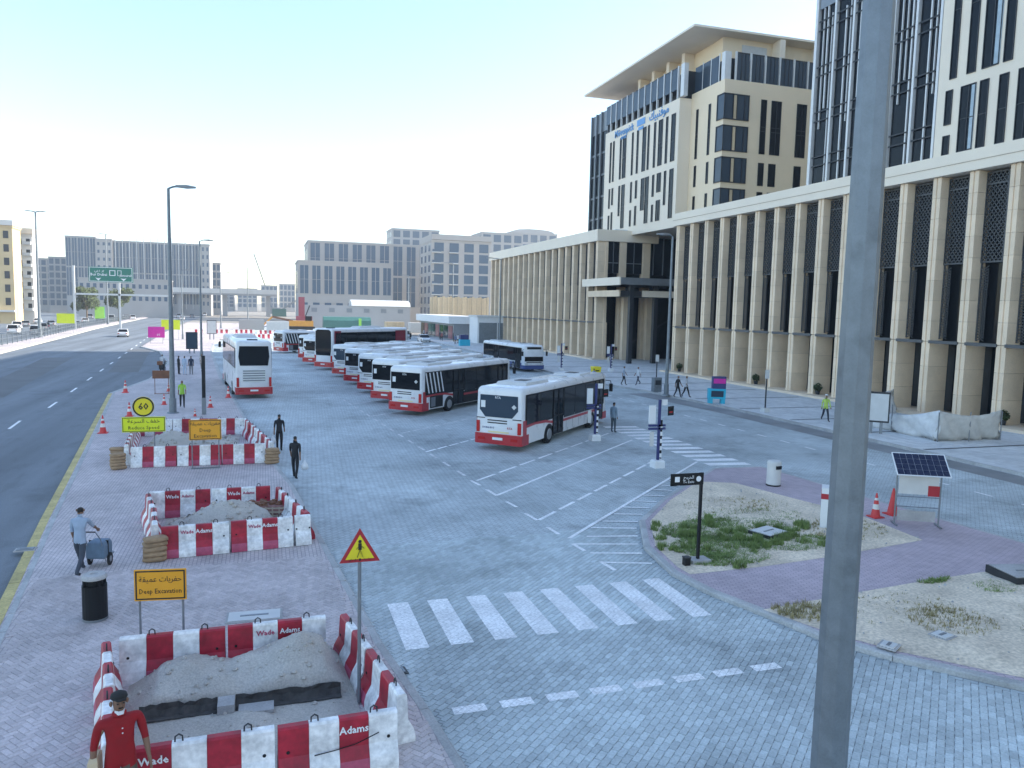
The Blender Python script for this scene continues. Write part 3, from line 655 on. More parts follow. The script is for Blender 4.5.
# penthouse and roof
MB().box(AX+3.6, 86, CY_+4, 103, 36.0, 39.2).build('penthouse_wall', M['cream_warm'], hot)
for y in (88.3, 92.2, 96.2, 100.2): MB().box(AX+2.2, AX+3.58, y, y+.7, 35.9, 39.2).build('penthouse_pier', M['cream'], hot)
for x in (58.4, 64.0): MB().box(x, x+.7, CY_+2.4, CY_+3.98, 35.9, 39.2).build('penthouse_pier', M['cream'], hot)
MB().box(54.2, 57.6, CY_+3.92, CY_+3.99, 37, 38.5).build('louvre', M['off_white'], hot)
rf = MB(); rf.ring([[(46.9,80.6,39.3),(90,79.6,39.3),(90,112,39.3),(46.9,112.4,39.3)], [(46.9,80.6,39.55),(90,79.6,39.55),(90,112,39.55),(46.9,112.4,39.55)], [(50,84,40.3),(88,84,40.3),(88,110,40.3),(50,110,40.3)]])
rf.ring([[(50.5,83.5,39.0),(88,83.5,39.0),(88,105,39.0),(50.5,105,39.0)], [(47.0,80.7,39.29),(89.9,79.7,39.29),(89.9,111.9,39.29),(47.0,112.3,39.29)]]); rf.build('roof', M['cream'], hot)
MB().box(46.1, AX+6, 98, 106, 17.8, 18.0).build('soffit', M['white'], hot)
for s_, y, sz in (('M\u00f6venpick', 100.2, 1.35), ('HOTEL', 100.2, .55)):
    t = text_mesh(s_, sz, M['blue_ink'], .08, .01); o = put_text(t, hot, (AX-.06, y, 31.75 if sz > 1 else 30.9), R(-90))
arabic_hotel = arab([0xFEDA,0xFEF4,0xFE92,0xFEE8,0xFED3,0xFEEE,0xFEE3])
for s_, y in ((arabic_hotel, 90.2),): put_text(text_mesh(s_, 1.5, M['blue_ink'], .08, .01), hot, (AX-.06, y, 31.95), R(-90))
em = MB(); em.box(AX-.09, AX-.01, 94.0, 96.2, 31.5, 32.3); em.box(AX-.09, AX-.01, 94.4, 95.8, 30.9, 31.3); em.build('emblem', M['blue_ink'], hot)
# ------------------------------------------------------------------ tower over the near podium
tow = thing('tower_building', 'tall tower with white slit-window wall and dark striped glazing above the stone podium', 'building')
TX = 44.4
MB().box(TX, 62, -40, 43.3, 17.0, 42).build('wall', M['cream'], tow)  # wall extended beyond the view, shaped to shade the plaza
MB().box(TX+.35, 62, 43.3, 56.4, 17.0, 42).build('wall', M['metal_dark'], tow)
MB().box(69, 91.5, 36, 80.5, .1, 62).build('rear_wing', M['cream'], tow); MB().box(62, 69, 36, 56, .1, 41).build('rear_wing', M['cream'], tow)  # unseen blocks added behind the tower to keep sun off the plaza
for i in range(6):
    y = 43.45+i*2.13
    MB().box(TX-.02, TX+.34, y-.1, y+.1, 17.6, 42.1).build('fin', M['white_fin'], tow)
    MB().box(TX+.22, TX+.3, y+.16, y+1.97, 17.6, 42).build('glass_pane', M['dglass'], tow)
    for k in range(2+i % 2):
        z0 = random.choice((17.6, 17.6, 24.0, 22.4)); MB().box(TX+.08, TX+.21, y+.42+k*.5, y+.42+k*.5+random.choice((.07, .11)), z0, random.choice((42, 31.5, 42))).build('pale_strip', M['white_fin'], tow)
    for fl in range(6):
        for dz in (0, .75): MB().box(TX+.02, TX+.07, y+.16, y+1.97, 19.4+fl*3.7+dz-.02*i, 19.5+fl*3.7+dz-.02*i).build('transom', M['metal_dark'], tow)
    MB().box(TX+.05, TX+.3, y+.17, y+1.96, 32.2, 35.5).build('louvre_panel', M['metal_mid'], tow)
MB().box(TX-.02, TX+.34, 56.2, 56.5, 17.6, 42.1).build('fin', M['white_fin'], tow)
for k, (y, wd) in enumerate(((42.1,.5),(40.7,.62),(39.3,1.15),(38.05,.6),(36.4,.5),(35.0,.9),(33.6,.5),(32.2,1.1),(30.8,.6))):
    slit(tow, 'x', TX, y-wd/2, y+wd/2, 22.9, 33.6, m='dglass'); slit(tow, 'x', TX, y-wd/2, y+wd/2, 34.4, 41.0)
for k, (y, wd, z0) in enumerate(((42.3,.5,19.9),(40.8,1.1,17.9),(39.6,.6,17.9),(38.2,.6,17.9),(36.7,1.0,17.9),(35.3,.6,17.9),(33.8,1.0,17.9))):
    slit(tow, 'x', TX, y-wd/2, y+wd/2, z0, 22.2)
slit(tow, 'x', TX, 42.05, 42.55, 17.8, 19.2)
for y0, wd in ((40.55, .35), (39.0, .42), (36.5, .3)): MB().box(TX-.03, TX-.014, y0-.35, y0-.35+wd, 18.0 if y0 != 39.0 else 23.0, 22.1 if y0 != 39.0 else 33.5).build('blind', mat('pale_blue_blind', (.38,.47,.52), .5), tow)
# ------------------------------------------------------------------ far buildings
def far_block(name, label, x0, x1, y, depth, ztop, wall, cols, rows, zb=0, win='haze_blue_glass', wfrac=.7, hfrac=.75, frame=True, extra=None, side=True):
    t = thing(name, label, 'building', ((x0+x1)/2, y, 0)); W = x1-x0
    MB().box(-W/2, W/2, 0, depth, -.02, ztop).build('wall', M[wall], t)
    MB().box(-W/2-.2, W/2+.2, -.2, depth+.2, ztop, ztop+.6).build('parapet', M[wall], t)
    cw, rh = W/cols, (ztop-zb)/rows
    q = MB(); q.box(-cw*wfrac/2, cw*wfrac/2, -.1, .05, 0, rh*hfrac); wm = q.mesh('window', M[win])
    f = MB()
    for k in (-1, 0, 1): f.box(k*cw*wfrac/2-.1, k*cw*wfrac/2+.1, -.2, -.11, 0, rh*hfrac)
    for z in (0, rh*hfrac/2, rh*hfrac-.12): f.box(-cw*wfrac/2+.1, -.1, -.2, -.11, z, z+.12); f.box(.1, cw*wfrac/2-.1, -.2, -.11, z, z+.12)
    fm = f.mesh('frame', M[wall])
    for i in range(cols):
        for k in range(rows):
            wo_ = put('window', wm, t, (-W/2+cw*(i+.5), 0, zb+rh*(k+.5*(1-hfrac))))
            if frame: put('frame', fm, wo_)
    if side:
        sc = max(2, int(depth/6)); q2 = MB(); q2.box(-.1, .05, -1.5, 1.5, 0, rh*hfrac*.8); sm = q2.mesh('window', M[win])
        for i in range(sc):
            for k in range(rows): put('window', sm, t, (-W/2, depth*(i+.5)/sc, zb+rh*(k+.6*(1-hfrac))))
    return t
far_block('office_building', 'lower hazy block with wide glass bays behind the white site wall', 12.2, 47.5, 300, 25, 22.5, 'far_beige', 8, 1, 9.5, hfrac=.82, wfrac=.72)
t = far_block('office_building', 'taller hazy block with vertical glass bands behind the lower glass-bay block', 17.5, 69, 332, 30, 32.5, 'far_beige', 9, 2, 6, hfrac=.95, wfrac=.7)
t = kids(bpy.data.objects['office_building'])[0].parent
for i in range(8): MB().box(-16.6+i*4.3, -14.2+i*4.3, -.15, .05, 5.2, 7.4).build('window', M['haze_blue_glass'], t)
ap = far_block('apartment_building', 'hazy beige apartment block with stacked balconies beside the finned building', 60.5, 84, 290, 22, 31.5, 'far_beige', 4, 7, 3.5, wfrac=.62, hfrac=.8, frame=False)
for k in range(7):
    for x in (-10, -3.4):
        bk = MB().box(x-1.6, x+1.8, -1.3, -.12, 3.3+k*4, 3.6+k*4).build('balcony', M['off_white'], ap); MB().box(x-1.6, x+1.8, -1.3, -1.2, 3.6+k*4, 4.5+k*4).build('railing', M['haze_blue_glass'], bk)
MB().box(-11.7, 11.8, -.6, 22, 32.2, 34.2).build('roof_wall', M['far_beige'], ap)
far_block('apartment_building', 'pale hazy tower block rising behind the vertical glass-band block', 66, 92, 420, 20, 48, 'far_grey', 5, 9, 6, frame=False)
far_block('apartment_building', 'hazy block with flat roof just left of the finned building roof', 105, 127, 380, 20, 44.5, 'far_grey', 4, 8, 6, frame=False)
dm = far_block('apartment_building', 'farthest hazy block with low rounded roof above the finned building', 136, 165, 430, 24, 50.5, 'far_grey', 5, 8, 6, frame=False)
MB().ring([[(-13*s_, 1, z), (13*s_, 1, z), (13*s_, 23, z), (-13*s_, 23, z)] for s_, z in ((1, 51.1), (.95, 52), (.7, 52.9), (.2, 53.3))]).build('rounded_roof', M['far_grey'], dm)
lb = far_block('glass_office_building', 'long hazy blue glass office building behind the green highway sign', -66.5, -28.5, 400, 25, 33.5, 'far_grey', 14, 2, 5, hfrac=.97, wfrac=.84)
for i in range(13): MB().box(-18+i*3, -17.7+i*3, -.6, -.25, 3, 36.5).build('fin', M['off_white'], lb)
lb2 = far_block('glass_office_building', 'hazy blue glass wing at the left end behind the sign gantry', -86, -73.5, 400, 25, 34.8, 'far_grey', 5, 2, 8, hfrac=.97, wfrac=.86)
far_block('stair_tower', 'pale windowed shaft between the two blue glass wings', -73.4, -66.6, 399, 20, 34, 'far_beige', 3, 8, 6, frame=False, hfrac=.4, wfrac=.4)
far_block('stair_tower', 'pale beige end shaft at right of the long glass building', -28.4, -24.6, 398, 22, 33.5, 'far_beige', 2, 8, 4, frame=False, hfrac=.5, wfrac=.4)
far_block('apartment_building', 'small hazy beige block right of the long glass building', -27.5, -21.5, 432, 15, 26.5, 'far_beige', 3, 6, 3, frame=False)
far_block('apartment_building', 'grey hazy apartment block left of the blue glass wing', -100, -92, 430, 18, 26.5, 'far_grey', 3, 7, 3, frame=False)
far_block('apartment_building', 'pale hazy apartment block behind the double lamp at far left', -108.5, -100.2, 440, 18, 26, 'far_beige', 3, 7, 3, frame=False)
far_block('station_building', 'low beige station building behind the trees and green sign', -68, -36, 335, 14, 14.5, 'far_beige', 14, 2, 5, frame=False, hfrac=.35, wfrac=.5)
yb = far_block('yellow_building', 'sunlit yellow corner building at the left edge of the view', -76, -61.4, 230, 7, 24.5, 'yellow_wall', 5, 6, 4, win='metal_dark', frame=False, wfrac=.4, hfrac=.55)
MB().box(-8.2, 7.7, -.8, 7.4, 25.1, 26.4).build('cornice', M['white_wall'], yb); MB().box(-8, 7.6, -1.6, -.1, 3.0, 3.5).build('shop_canopy', M['white_wall'], yb)
wbld = far_block('white_building', 'sunlit white balcony building just right of the yellow corner building', -64.2, -60.2, 243, 5, 23.5, 'white_wall', 2, 7, 3, win='dglass', frame=False, wfrac=.45, hfrac=.5)
MB().box(-2.6, 2.4, -.8, 5.6, 24.1, 25.6).build('cornice', M['stone'], wbld)
for k in range(7): MB().box(-.2, 1.8, -.9, -.12, 3.2+k*3, 4.0+k*3).build('balcony', M['off_white'], wbld)
fly = thing('flyover', 'pale raised road bridge crossing behind the left road', 'bridge', (-20, 400, 0))
MB().box(-45, 26, -5, 5, 10.2, 11.6).build('deck', M['far_grey'], fly); MB().box(-45, 26, -5.2, -5.02, 11.0, 13.2).build('parapet', M['white_wall'], fly)
for x in (-38, -18, 2, 22): MB().box(x-1, x+1, -2, 2, -.02, 10.2).build('pier', M['far_grey'], fly)
# hazy skyline strip behind the crane gap
for i, (x, wd, h) in enumerate(((-12,14,17),(4,12,20),(-30,16,14),(18,12,22))):
    far_block('distant_building', 'very faint distant block on the skyline, number %s from the left in the gap beyond the flyover' % ('third','last','second','fourth')[i] if 0 else ('very faint low distant block beyond the flyover, ' + ('behind the thin far lamp post','beside the crane','left of the thin far lamp post','nearest the glass-bay block')[i]), x-wd/2, x+wd/2, 620+10*i, 20, h, 'far_grey', 4, 4, 3, frame=False)
# ------------------------------------------------------------------ buses
def rrect(w_, z0, z1, rt, rb, n=4, tum=.04):
    pts = []
    for (cx, cz, r, a0) in ((w_/2-rb, z0+rb, rb, -90), (w_/2-tum-rt, z1-rt, rt, 0), (-w_/2+tum+rt, z1-rt, rt, 90), (-w_/2+rb, z0+rb, rb, 180)):
        for k in range(n+1):
            a = R(a0+90*k/n); pts.append((cx+r*math.cos(a), cz+r*math.sin(a)))
    return pts
def side_quad(q, x, y0, y1, z0, z1, m=0, t=.012):
    s_ = 1 if x > 0 else -1; q.box(min(x, x+s_*t), max(x, x+s_*t), y0, y1, z0, z1, m)
def bus(label, loc, heading, L=12.0, H=3.1, style='city', seed=0, group='buses parked in the slanting bays', cat='bus'):
    rnd = random.Random(seed); t = thing('coach' if style in ('coach', 'redcoach') else 'city_bus', label, cat, (loc[0], loc[1], 0.005), -R(heading), group)
    W = 2.5; h2 = L/2; cityish = style in ('city', 'stripe', 'blue')
    body = MB(); rings = []
    for y, ins, dz in ((-h2, .10, .10), (-h2+.05, .03, .03), (-h2+.18, 0, 0), (h2-.35, 0, 0), (h2-.1, .05, .06), (h2, .16, .16)):
        rings.append([(x*(1-ins/1.25), y, z) for x, z in rrect(W, .33, H-.04-dz, .24, .05)])
    body.ring(rings); bo = smooth_angle(body.build('body', M['bus_white'], t), 50)
    X = W/2
    # skirts, bumpers
    low = M['bus_blue'] if style == 'blue' else M['bus_red']
    rb = MB(); rb.ring([[(x, y, z) for x, y in ((-X-.015, -h2+.75), (-X-.015, -h2-.02), (-X+.12, -h2-.09), (X-.12, -h2-.09), (X+.015, -h2-.02), (X+.015, -h2+.75))] for z in (.30, .80)]); rb.build('rear_bumper', low, t)
    fb = MB(); fb.ring([[(x, y, z) for x, y in ((-X-.015, h2-.8), (-X-.015, h2-.08), (-X+.2, h2+.07), (X-.2, h2+.07), (X+.015, h2-.08), (X+.015, h2-.8))] for z in (.30, .72)]); fb.build('front_bumper', low, t)
    # wheels
    wm = MB().wheel((0, 0, 0), .48, .30).mesh('tyre', M['rubber']); rm = MB().wheel((0, 0, 0), .30, .33, 14).mesh('rim', M['rim'])
    arch = MB(); 
    for yc in ((-h2+3.2, h2-2.7) if L > 9 else (-h2+2, h2-1.7)):
        for s_ in (-1, 1):
            a_ = MB(); a_.add([(s_*(X+.008), yc+.62*math.cos(k*math.pi/12), .33+.68*math.sin(k*math.pi/12)) for k in range(13)]+[(s_*(X-.05), yc+.62*math.cos(k*math.pi/12), .33+.68*math.sin(k*math.pi/12)) for k in range(13)], [tuple(range(13)), tuple(range(25, 12, -1))]+[(k, k+1, 14+k, 13+k) for k in range(12)])
            a_.build('wheel_arch', M['black'], t)
            ty = put('wheel', wm, t, (s_*(X-.13), yc, .48)); put('rim', rm, ty, (s_*.012, 0, 0))
    # side glazing
    if style in ('coach',): zlo, zhi = 2.2, H-.62
    elif style == 'redcoach': zlo, zhi = 2.35, H-.5
    else: zlo, zhi = 1.28, H-.42
    for s_ in (-1, 1):
        band = MB(); side_quad(band, s_*(X-.008), -h2+.35, h2-.55, zlo-.06, zhi+.05, 0, .016); bd = band.build('window_band', M['black'], t)
        n = 7; seg = (L-1.1)/n
        door_k = {2, 6} if (s_ > 0 and cityish) else set()
        for k in range(n):
            y0 = -h2+.45+k*seg
            if k in door_k: continue
            pw = MB(); side_quad(pw, s_*(X+.006), y0+.03, y0+seg-.03, zlo if k < 3 or not cityish else zlo-.18, zhi, 0, .012); pw.build('window', M['bus_glass'], t)
        for k in door_k:
            y0 = -h2+.45+k*seg; 
            for hlf in (0, 1):
                dq = MB(); side_quad(dq, s_*(X+.004), y0+.08+hlf*.68, y0+.72+hlf*.68, .38, zhi, 0, .03); d_ = dq.build('door', M['bus_glass'], t)
                fq = MB(); x_ = s_*(X+.036)
                for (a0, a1, b0, b1) in ((y0+.08+hlf*.68, y0+.13+hlf*.68, .38, zhi), (y0+.67+hlf*.68, y0+.72+hlf*.68, .38, zhi), (y0+.13+hlf*.68, y0+.67+hlf*.68, .38, .46), (y0+.13+hlf*.68, y0+.67+hlf*.68, 1.3, 1.36)): side_quad(fq, x_, a0, a1, b0, b1, 0, .014)
                fq.build('frame', M['black'], d_)
        if style in ('city', 'stripe'):
            st = MB(); xs = s_*(X+.004)
            pts = [(-h2+.2, zlo-.02), (-h2+1.5, zlo+.04), (-h2+2.7, zlo-.02), (-h2+3.6, zlo-.16), (-h2+4.6, zlo-.24), (h2-1.2, zlo-.24)]
            for (a, za), (b_, zb_) in zip(pts, pts[1:]): st.add([(xs+s_*.014*i, y, z) for i in (0, 1) for y, z in ((a, za-.13), (b_, zb_-.13), (b_, zb_), (a, za))], [(0, 1, 2, 3), (7, 6, 5, 4), (0, 4, 5, 1), (3, 2, 6, 7)])
            st.build('red_stripe', M['bus_red'], t)
            cr = MB(); side_quad(cr, s_*(X-.004), -h2+.12, -h2+.5, .8, 1.5, 0, .012); cr.build('corner_panel', M['bus_red'], t)
        if style == 'stripe' and s_ > 0:
            for k in range(5):
                dg = MB(); yk = -h2+.7+k*.42; x_ = X+.02
                dg.add([(x_, yk, zlo+.1), (x_, yk+.13, zlo+.1), (x_, yk-.25, zhi), (x_, yk-.38, zhi), (x_+.008, yk, zlo+.1), (x_+.008, yk+.13, zlo+.1), (x_+.008, yk-.25, zhi), (x_+.008, yk-.38, zhi)], [(0,1,2,3),(7,6,5,4),(0,4,5,1),(2,6,7,3)]); dg.build('white_slash', M['bus_white'], t)
            sk_ = MB(); side_quad(sk_, X+.002, -h2+.9, -h2+2.4, .42, 1.2, 0, .012); sk_.build('dark_panel', M['black'], t)
            sk_ = MB(); side_quad(sk_, X+.006, -h2+4.1, h2-1.0, .38, 1.18, 0, .012); sk_.build('dark_panel', M['black'], t)
            sk_ = MB(); side_quad(sk_, X+.016, -h2+1.0, -h2+1.5, .5, 1.1, 0, .012); sk_.build('grille', M['metal_mid'], t)
        hp = MB()
        for k in range(5): side_quad(hp, s_*(X+.003), -h2+4.6+k*.9, -h2+4.62+k*.9, .42, zlo-.32, 0, .006)
        if cityish: hp.build('panel_joint', M['metal_mid'], t)
        if style == 'redcoach':
            rp = MB(); side_quad(rp, s_*(X-.002), -h2+.3, -h2+1.3, .9, H-.3, 0, .02); rp.build('red_panel', M['maroon'], t); rp = MB(); side_quad(rp, s_*(X+.002), h2-2.5, h2-.6, zlo-.05, H-.35, 0, .02); rp.build('red_panel', M['maroon'], t)
        if style == 'blue':
            rp = MB(); side_quad(rp, s_*(X-.002), -h2+.3, h2-.5, .36, .95, 0, .012); rp.build('blue_panel', M['bus_blue'], t)
    # rear end
    y = -h2-.004
    if style == 'coach':
        rw = MB(); rw.yprism([(-.95, 2.35), (.95, 2.35), (1.05, 3.0), (.98, H-.42), (-.98, H-.42), (-1.05, 3.0)], y-.03, y+.06); w1 = rw.build('rear_window', M['bus_glass'], t)
        for k in range(5): MB().box(-.75, .75, y-.045, y+.01, 1.25+k*.17, 1.33+k*.17).build('grille_slat', M['metal_mid'], t)
        MB().box(-.8, .8, y-.01, y+.005, 1.18, 2.1).build('engine_cover', M['white'], t)
    elif style == 'redcoach':
        rw = MB(); rw.yprism([(-.98, 1.5), (.98, 1.5), (1.08, 2.2), (1.05, H-.35), (.8, H-.18), (-.8, H-.18), (-1.05, H-.35), (-1.08, 2.2)], y-.03, y+.06); rw.build('rear_window', M['bus_glass'], t)
    else:
        g_ = M['bglass'] if style == 'city' and seed % 3 == 0 else M['bus_glass']
        rw = MB()
        if style == 'stripe': rw.yprism([(-1.08, 1.62), (1.08, 1.62), (1.08, 2.68), (-1.08, 2.68)], y-.03, y+.06)
        else: rw.yprism([(-.72, 1.60), (.72, 1.60), (1.02, 1.95), (1.0, 2.66), (-1.0, 2.66), (-1.02, 1.95)], y-.03, y+.06)
        w1 = rw.build('rear_window', g_, t)
        MB().box(-.95, -.72, y-.045, y-.032, 2.05, 2.38).build('sticker', M['white'], w1); 
        dm_ = MB(); dm_.yprism([(.82, 2.02), (.95, 2.14), (.82, 2.26), (.69, 2.14)], y-.045, y-.032); dm_.build('sticker', M['off_white'], w1)
        put_text(text_mesh('RTA', .16, M['white_ink'], .006), w1, (-.05, y-.036, 2.55))
        for k in range(2): MB().box(-.6, .45, y-.015, y+.03, 1.42-k*.12, 1.47-k*.12).build('vent_slot', M['black'], t)
        put_text(text_mesh('DUBAI BUS', .13, M['navy'], .006), t, (-.55, y-.012, 1.08)); put_text(text_mesh('RTA', .15, M['sign_red'], .006), t, (.6, y-.012, 1.1))
        MB().box(-.55, .55, y-.02, y+.02, .86, .92).build('number_strip', M['plate'], t)
        if style == 'city':
            for s_ in (-1, 1): jn = MB(); jn.box(min(s_*.74, s_*1.2), max(s_*.74, s_*1.2), y-.012, y+.02, 1.52, 1.56); jn.build('panel_joint', M['black'], t)
    for s_ in (-1, 1):
        x0 = s_*1.02; tl = MB().box(min(x0, x0+s_*.17), max(x0, x0+s_*.17), y-.035, y+.05, .84, 1.4 if cityish else 1.5); tl.build('tail_lamp', M['red_lens'], t)
        MB().box(min(s_*.7, s_*1.05), max(s_*.7, s_*1.05), -h2-.115, -h2-.09, .5, .62).build('reflector', M['red_lens'], t)
    MB().box(-.27, .27, -h2-.12, -h2-.09, .52, .64).build('number_plate', M['white'], t)
    # front end
    yf = h2+.004; ws = MB()
    if style == 'blue' or cityish: ws.ring([[(-1.1, yf-.06, 1.15), (1.1, yf-.06, 1.15), (1.05, yf-.16, H-.55), (-1.05, yf-.16, H-.55)], [(-1.1, yf+.02, 1.15), (1.1, yf+.02, 1.15), (1.05, yf-.04, H-.55), (-1.05, yf-.04, H-.55)]])
    else: ws.ring([[(-1.12, yf-.06, 1.3), (1.12, yf-.06, 1.3), (1.0, yf-.16, H-.4), (-1.0, yf-.16, H-.4)], [(-1.12, yf+.02, 1.3), (1.12, yf+.02, 1.3), (1.0, yf-.04, H-.4), (-1.0, yf-.04, H-.4)]])
    wsc = ws.build('windscreen', M['bus_glass'], t)
    if cityish: MB().box(-.85, .85, yf-.1, yf-.0, H-.5, H-.24).build('destination_display', M['black'], t)
    for s_ in (-1, 1):
        MB().box(min(s_*.72, s_*1.1), max(s_*.72, s_*1.1), yf-.08, yf+.085, .76, .98).build('headlamp', M['lens'], t)
        mi = MB(); mi.tube([(s_*1.15, h2-.15, H-.5), (s_*1.42, h2+.12, H-.55), (s_*1.45, h2+.16, H-.75)], .025, 6); mi.box(s_*1.45-.1, s_*1.45+.1, h2+.1, h2+.2, H-1.2, H-.72); mi.build('mirror', M['black'], t)
    MB().box(-.9, .9, yf+.02, yf+.05, 1.0, 1.08).build('wiper_panel', M['black'], t)
    # roof
    if cityish:
        for (a, b_, hh) in ((-h2+1.2, -h2+4.0, .14), (h2-3.6, h2-1.8, .1)):
            u = MB(); u.ring([[(-.85, a, H-.05), (.85, a, H-.05), (.85, b_, H-.05), (-.85, b_, H-.05)], [(-.78, a+.15, H-.04+hh), (.78, a+.15, H-.04+hh), (.78, b_-.15, H-.04+hh), (-.78, b_-.15, H-.04+hh)]]); un = u.build('air_conditioner', M['off_white'], t)
            MB().box(-.3, .3, (a+b_)/2-.4, (a+b_)/2+.4, H-.035+hh, H-.015+hh).build('vent', M['metal_dark'], un)
        for yh in (-1.5, 1.2): MB().box(-.4, .4, yh-.35, yh+.35, H-.06, H+.02).build('roof_hatch', M['off_white'], t)
    else:
        u = MB(); u.ring([[(-.8, -1.5, H-.06), (.8, -1.5, H-.06), (.8, 2.2, H-.06), (-.8, 2.2, H-.06)], [(-.65, -1.2, H+.14), (.65, -1.2, H+.14), (.65, 1.9, H+.14), (-.65, 1.9, H+.14)]]); u.build('air_conditioner', M['off_white'], t)
        MB().box(-.35, .35, -h2+.8, -h2+1.4, H-.07, H+.03).build('roof_hatch', M['black'], t)
    return t
def parked(label, rl, heading, style, seed, L=12, H=3.1):
    a = R(heading); c = (rl[0]+1.25*math.cos(a)+L/2*math.sin(a), rl[1]-1.25*math.sin(a)+L/2*math.cos(a))
    return bus(label, c, heading, L, H, style, seed)
parked('nearest white and red city bus with blue rear window, parked alone in its bay', (9.75,35.75), 44, 'city', 0)
parked('white bus with black side and white slashes, next behind the nearest bus', (7.5,48.5), 45, 'stripe', 1)
parked('white and red bus mostly hidden behind the slash-striped bus', (7.15,54.6), 45, 'stripe', 2)
parked('white bus with black rear window, third in the packed row', (6.9,60.8), 45, 'city', 4)
parked('white bus with rounded black rear window, fourth in the packed row', (6.5,67.4), 45, 'stripe', 5)
parked('white bus with pale blue rear window right beside the maroon coach', (6.1,74.6), 45, 'city', 3)
parked('tall maroon and white coach with huge black rear window in the bus row', (5.0,83.3), 47, 'redcoach', 7, 13, 4.35)
parked('small white and red bus just left of the maroon coach', (4.1,90.0), 45, 'city', 8)
parked('white and red bus half hidden behind the small bus left of the maroon coach', (3.9,97.0), 45, 'stripe', 10)
parked('white bus with open dark side at the far left end of the bus row', (1.2,111.5), 60, 'stripe', 11)
parked('white bus seen only by its roof above the maroon coach', (7.0,122), 62, 'city', 13)
bus('blue and white bus facing the camera beside the entrance pavement', (27.2,84.5), 174, 12, 2.95, 'blue', 9, group='buses standing by the building pavement')
bus('white coach seen from behind standing along the left walkway kerb', (-1.45,64.0), -6.5, 13, 4.15, 'coach', 21, group='coaches by the walkway')
# ------------------------------------------------------------------ cars
CAR_PROTO = {}
def make_car(kind, paint):
    key = (kind, paint)
    L, W, H, hood, rear = {'sedan': (4.7, 1.8, 1.45, 1.25, .95), 'suv': (4.8, 1.9, 1.75, 1.15, .15), 'van': (5.0, 1.9, 2.1, .8, .05), 'pickup': (5.2, 1.85, 1.75, 1.2, 1.75)}[kind]
    t = thing('car', 'car', 'car'); h2 = L/2; belt = .92 if kind == 'sedan' else 1.05
    b_ = MB(); sec = [(-h2, .5, belt-.08, .78), (-h2+.15, .3, belt-.02, .92), (-h2+.6, .22, belt, 1), (0, .22, belt, 1), (h2-hood, .22, belt-.02, 1), (h2-.3, .26, belt-.18, .94), (h2, .42, belt-.32, .8)]
    b_.ring([[(s_*W/2*k, y, z) for s_, z in ((-1, z0), (1, z0), (1.0, (z0+z1)/2), (.93, z1), (-.93, z1), (-1.0, (z0+z1)/2))] for y, z0, z1, k in sec]); smooth_angle(b_.build('body', M[paint], t), 35)
    r0, r1 = -h2+rear, h2-hood
    c_ = MB(); c_.ring([[(-W*.46, r0, belt-.03), (W*.46, r0, belt-.03), (W*.46, r1+.15, belt-.03), (-W*.46, r1+.15, belt-.03)], [(-W*.40, r0+(.45 if kind == 'sedan' else .2), H-.05), (W*.40, r0+(.45 if kind == 'sedan' else .2), H-.05), (W*.40, r1-.55, H-.05), (-W*.40, r1-.55, H-.05)]])
    c_.build('window', M['bus_glass'], t)
    rr = MB(); rr.ring([[(-W*.41, r0+(.4 if kind == 'sedan' else .15), H-.06), (W*.41, r0+(.4 if kind == 'sedan' else .15), H-.06), (W*.41, r1-.5, H-.06), (-W*.41, r1-.5, H-.06)], [(-W*.37, r0+.6, H), (W*.37, r0+.6, H), (W*.37, r1-.75, H), (-W*.37, r1-.75, H)]]); rr.build('roof', M[paint], t)
    for y in (r0+.05 if kind != 'sedan' else r0+.2, (r0+r1)/2-.05):
        for s_ in (-1, 1): p = MB(); p.bar((s_*W*.463, y, belt-.02), (s_*W*.408, y+.06, H-.06), .05, .1); p.build('pillar', M[paint], t)
    wm = MB().wheel((0, 0, 0), .33, .22, 14).mesh('tyre', M['rubber']); rm = MB().wheel((0, 0, 0), .21, .235, 10).mesh('rim', M['rim'])
    for y in (-h2+.85, h2-.85):
        for s_ in (-1, 1): ty = put('wheel', wm, t, (s_*(W/2-.1), y, .33)); put('rim', rm, ty)
    for s_ in (-1, 1):
        MB().box(min(s_*W*.3, s_*W*.44), max(s_*W*.3, s_*W*.44), -h2-.01, -h2+.12, belt-.32, belt-.16).build('tail_lamp', M['red_lens'], t)
        MB().box(min(s_*W*.28, s_*W*.42), max(s_*W*.28, s_*W*.42), h2-.12, h2+.01, .55, .66).build('headlamp', M['lens'], t)
    MB().box(-.26, .26, -h2-.02, -h2+.05, .55, .67).build('number_plate', M['white'], t)
    CAR_PROTO[key] = t
    return t
def car(kind, paint, label, x, y, heading, group):
    key = (kind, paint)
    if key not in CAR_PROTO:
        t = make_car(kind, paint); t.location = (x, y, .012); t.rotation_euler[2] = -R(heading); t['label'] = label
    else: t = dup(CAR_PROTO[key], (x, y, .012), -R(heading), label)
    t['group'] = group
    return t
G1 = 'cars on the service road'
car('sedan', 'car_white', 'white saloon car alone on the highway near the green sign', -24.9, 158, -6, 'cars on the highway')
car('suv', 'car_white', 'white car behind the railing at the left edge, nearest the camera', -39.5, 131, -8, G1)
car('suv', 'car_white', 'large white car behind the railing left of the double lamp post', -44.6, 166, -8, G1)
car('suv', 'car_silver', 'silver car parked right at the double lamp post', -40.2, 163, -8, G1)
car('sedan', 'car_silver', 'silver saloon between the double lamp post and the lime board', -49.5, 214, -8, G1)
car('suv', 'car_dark', 'dark car high in the queue above the lime board', -62, 285, -8, G1)
car('sedan', 'car_white', 'white saloon in the queue just right of the gantry post', -48.4, 246, -8, G1)
car('suv', 'car_white', 'white car far back at the foot of the yellow building', -72, 262, -8, G1)
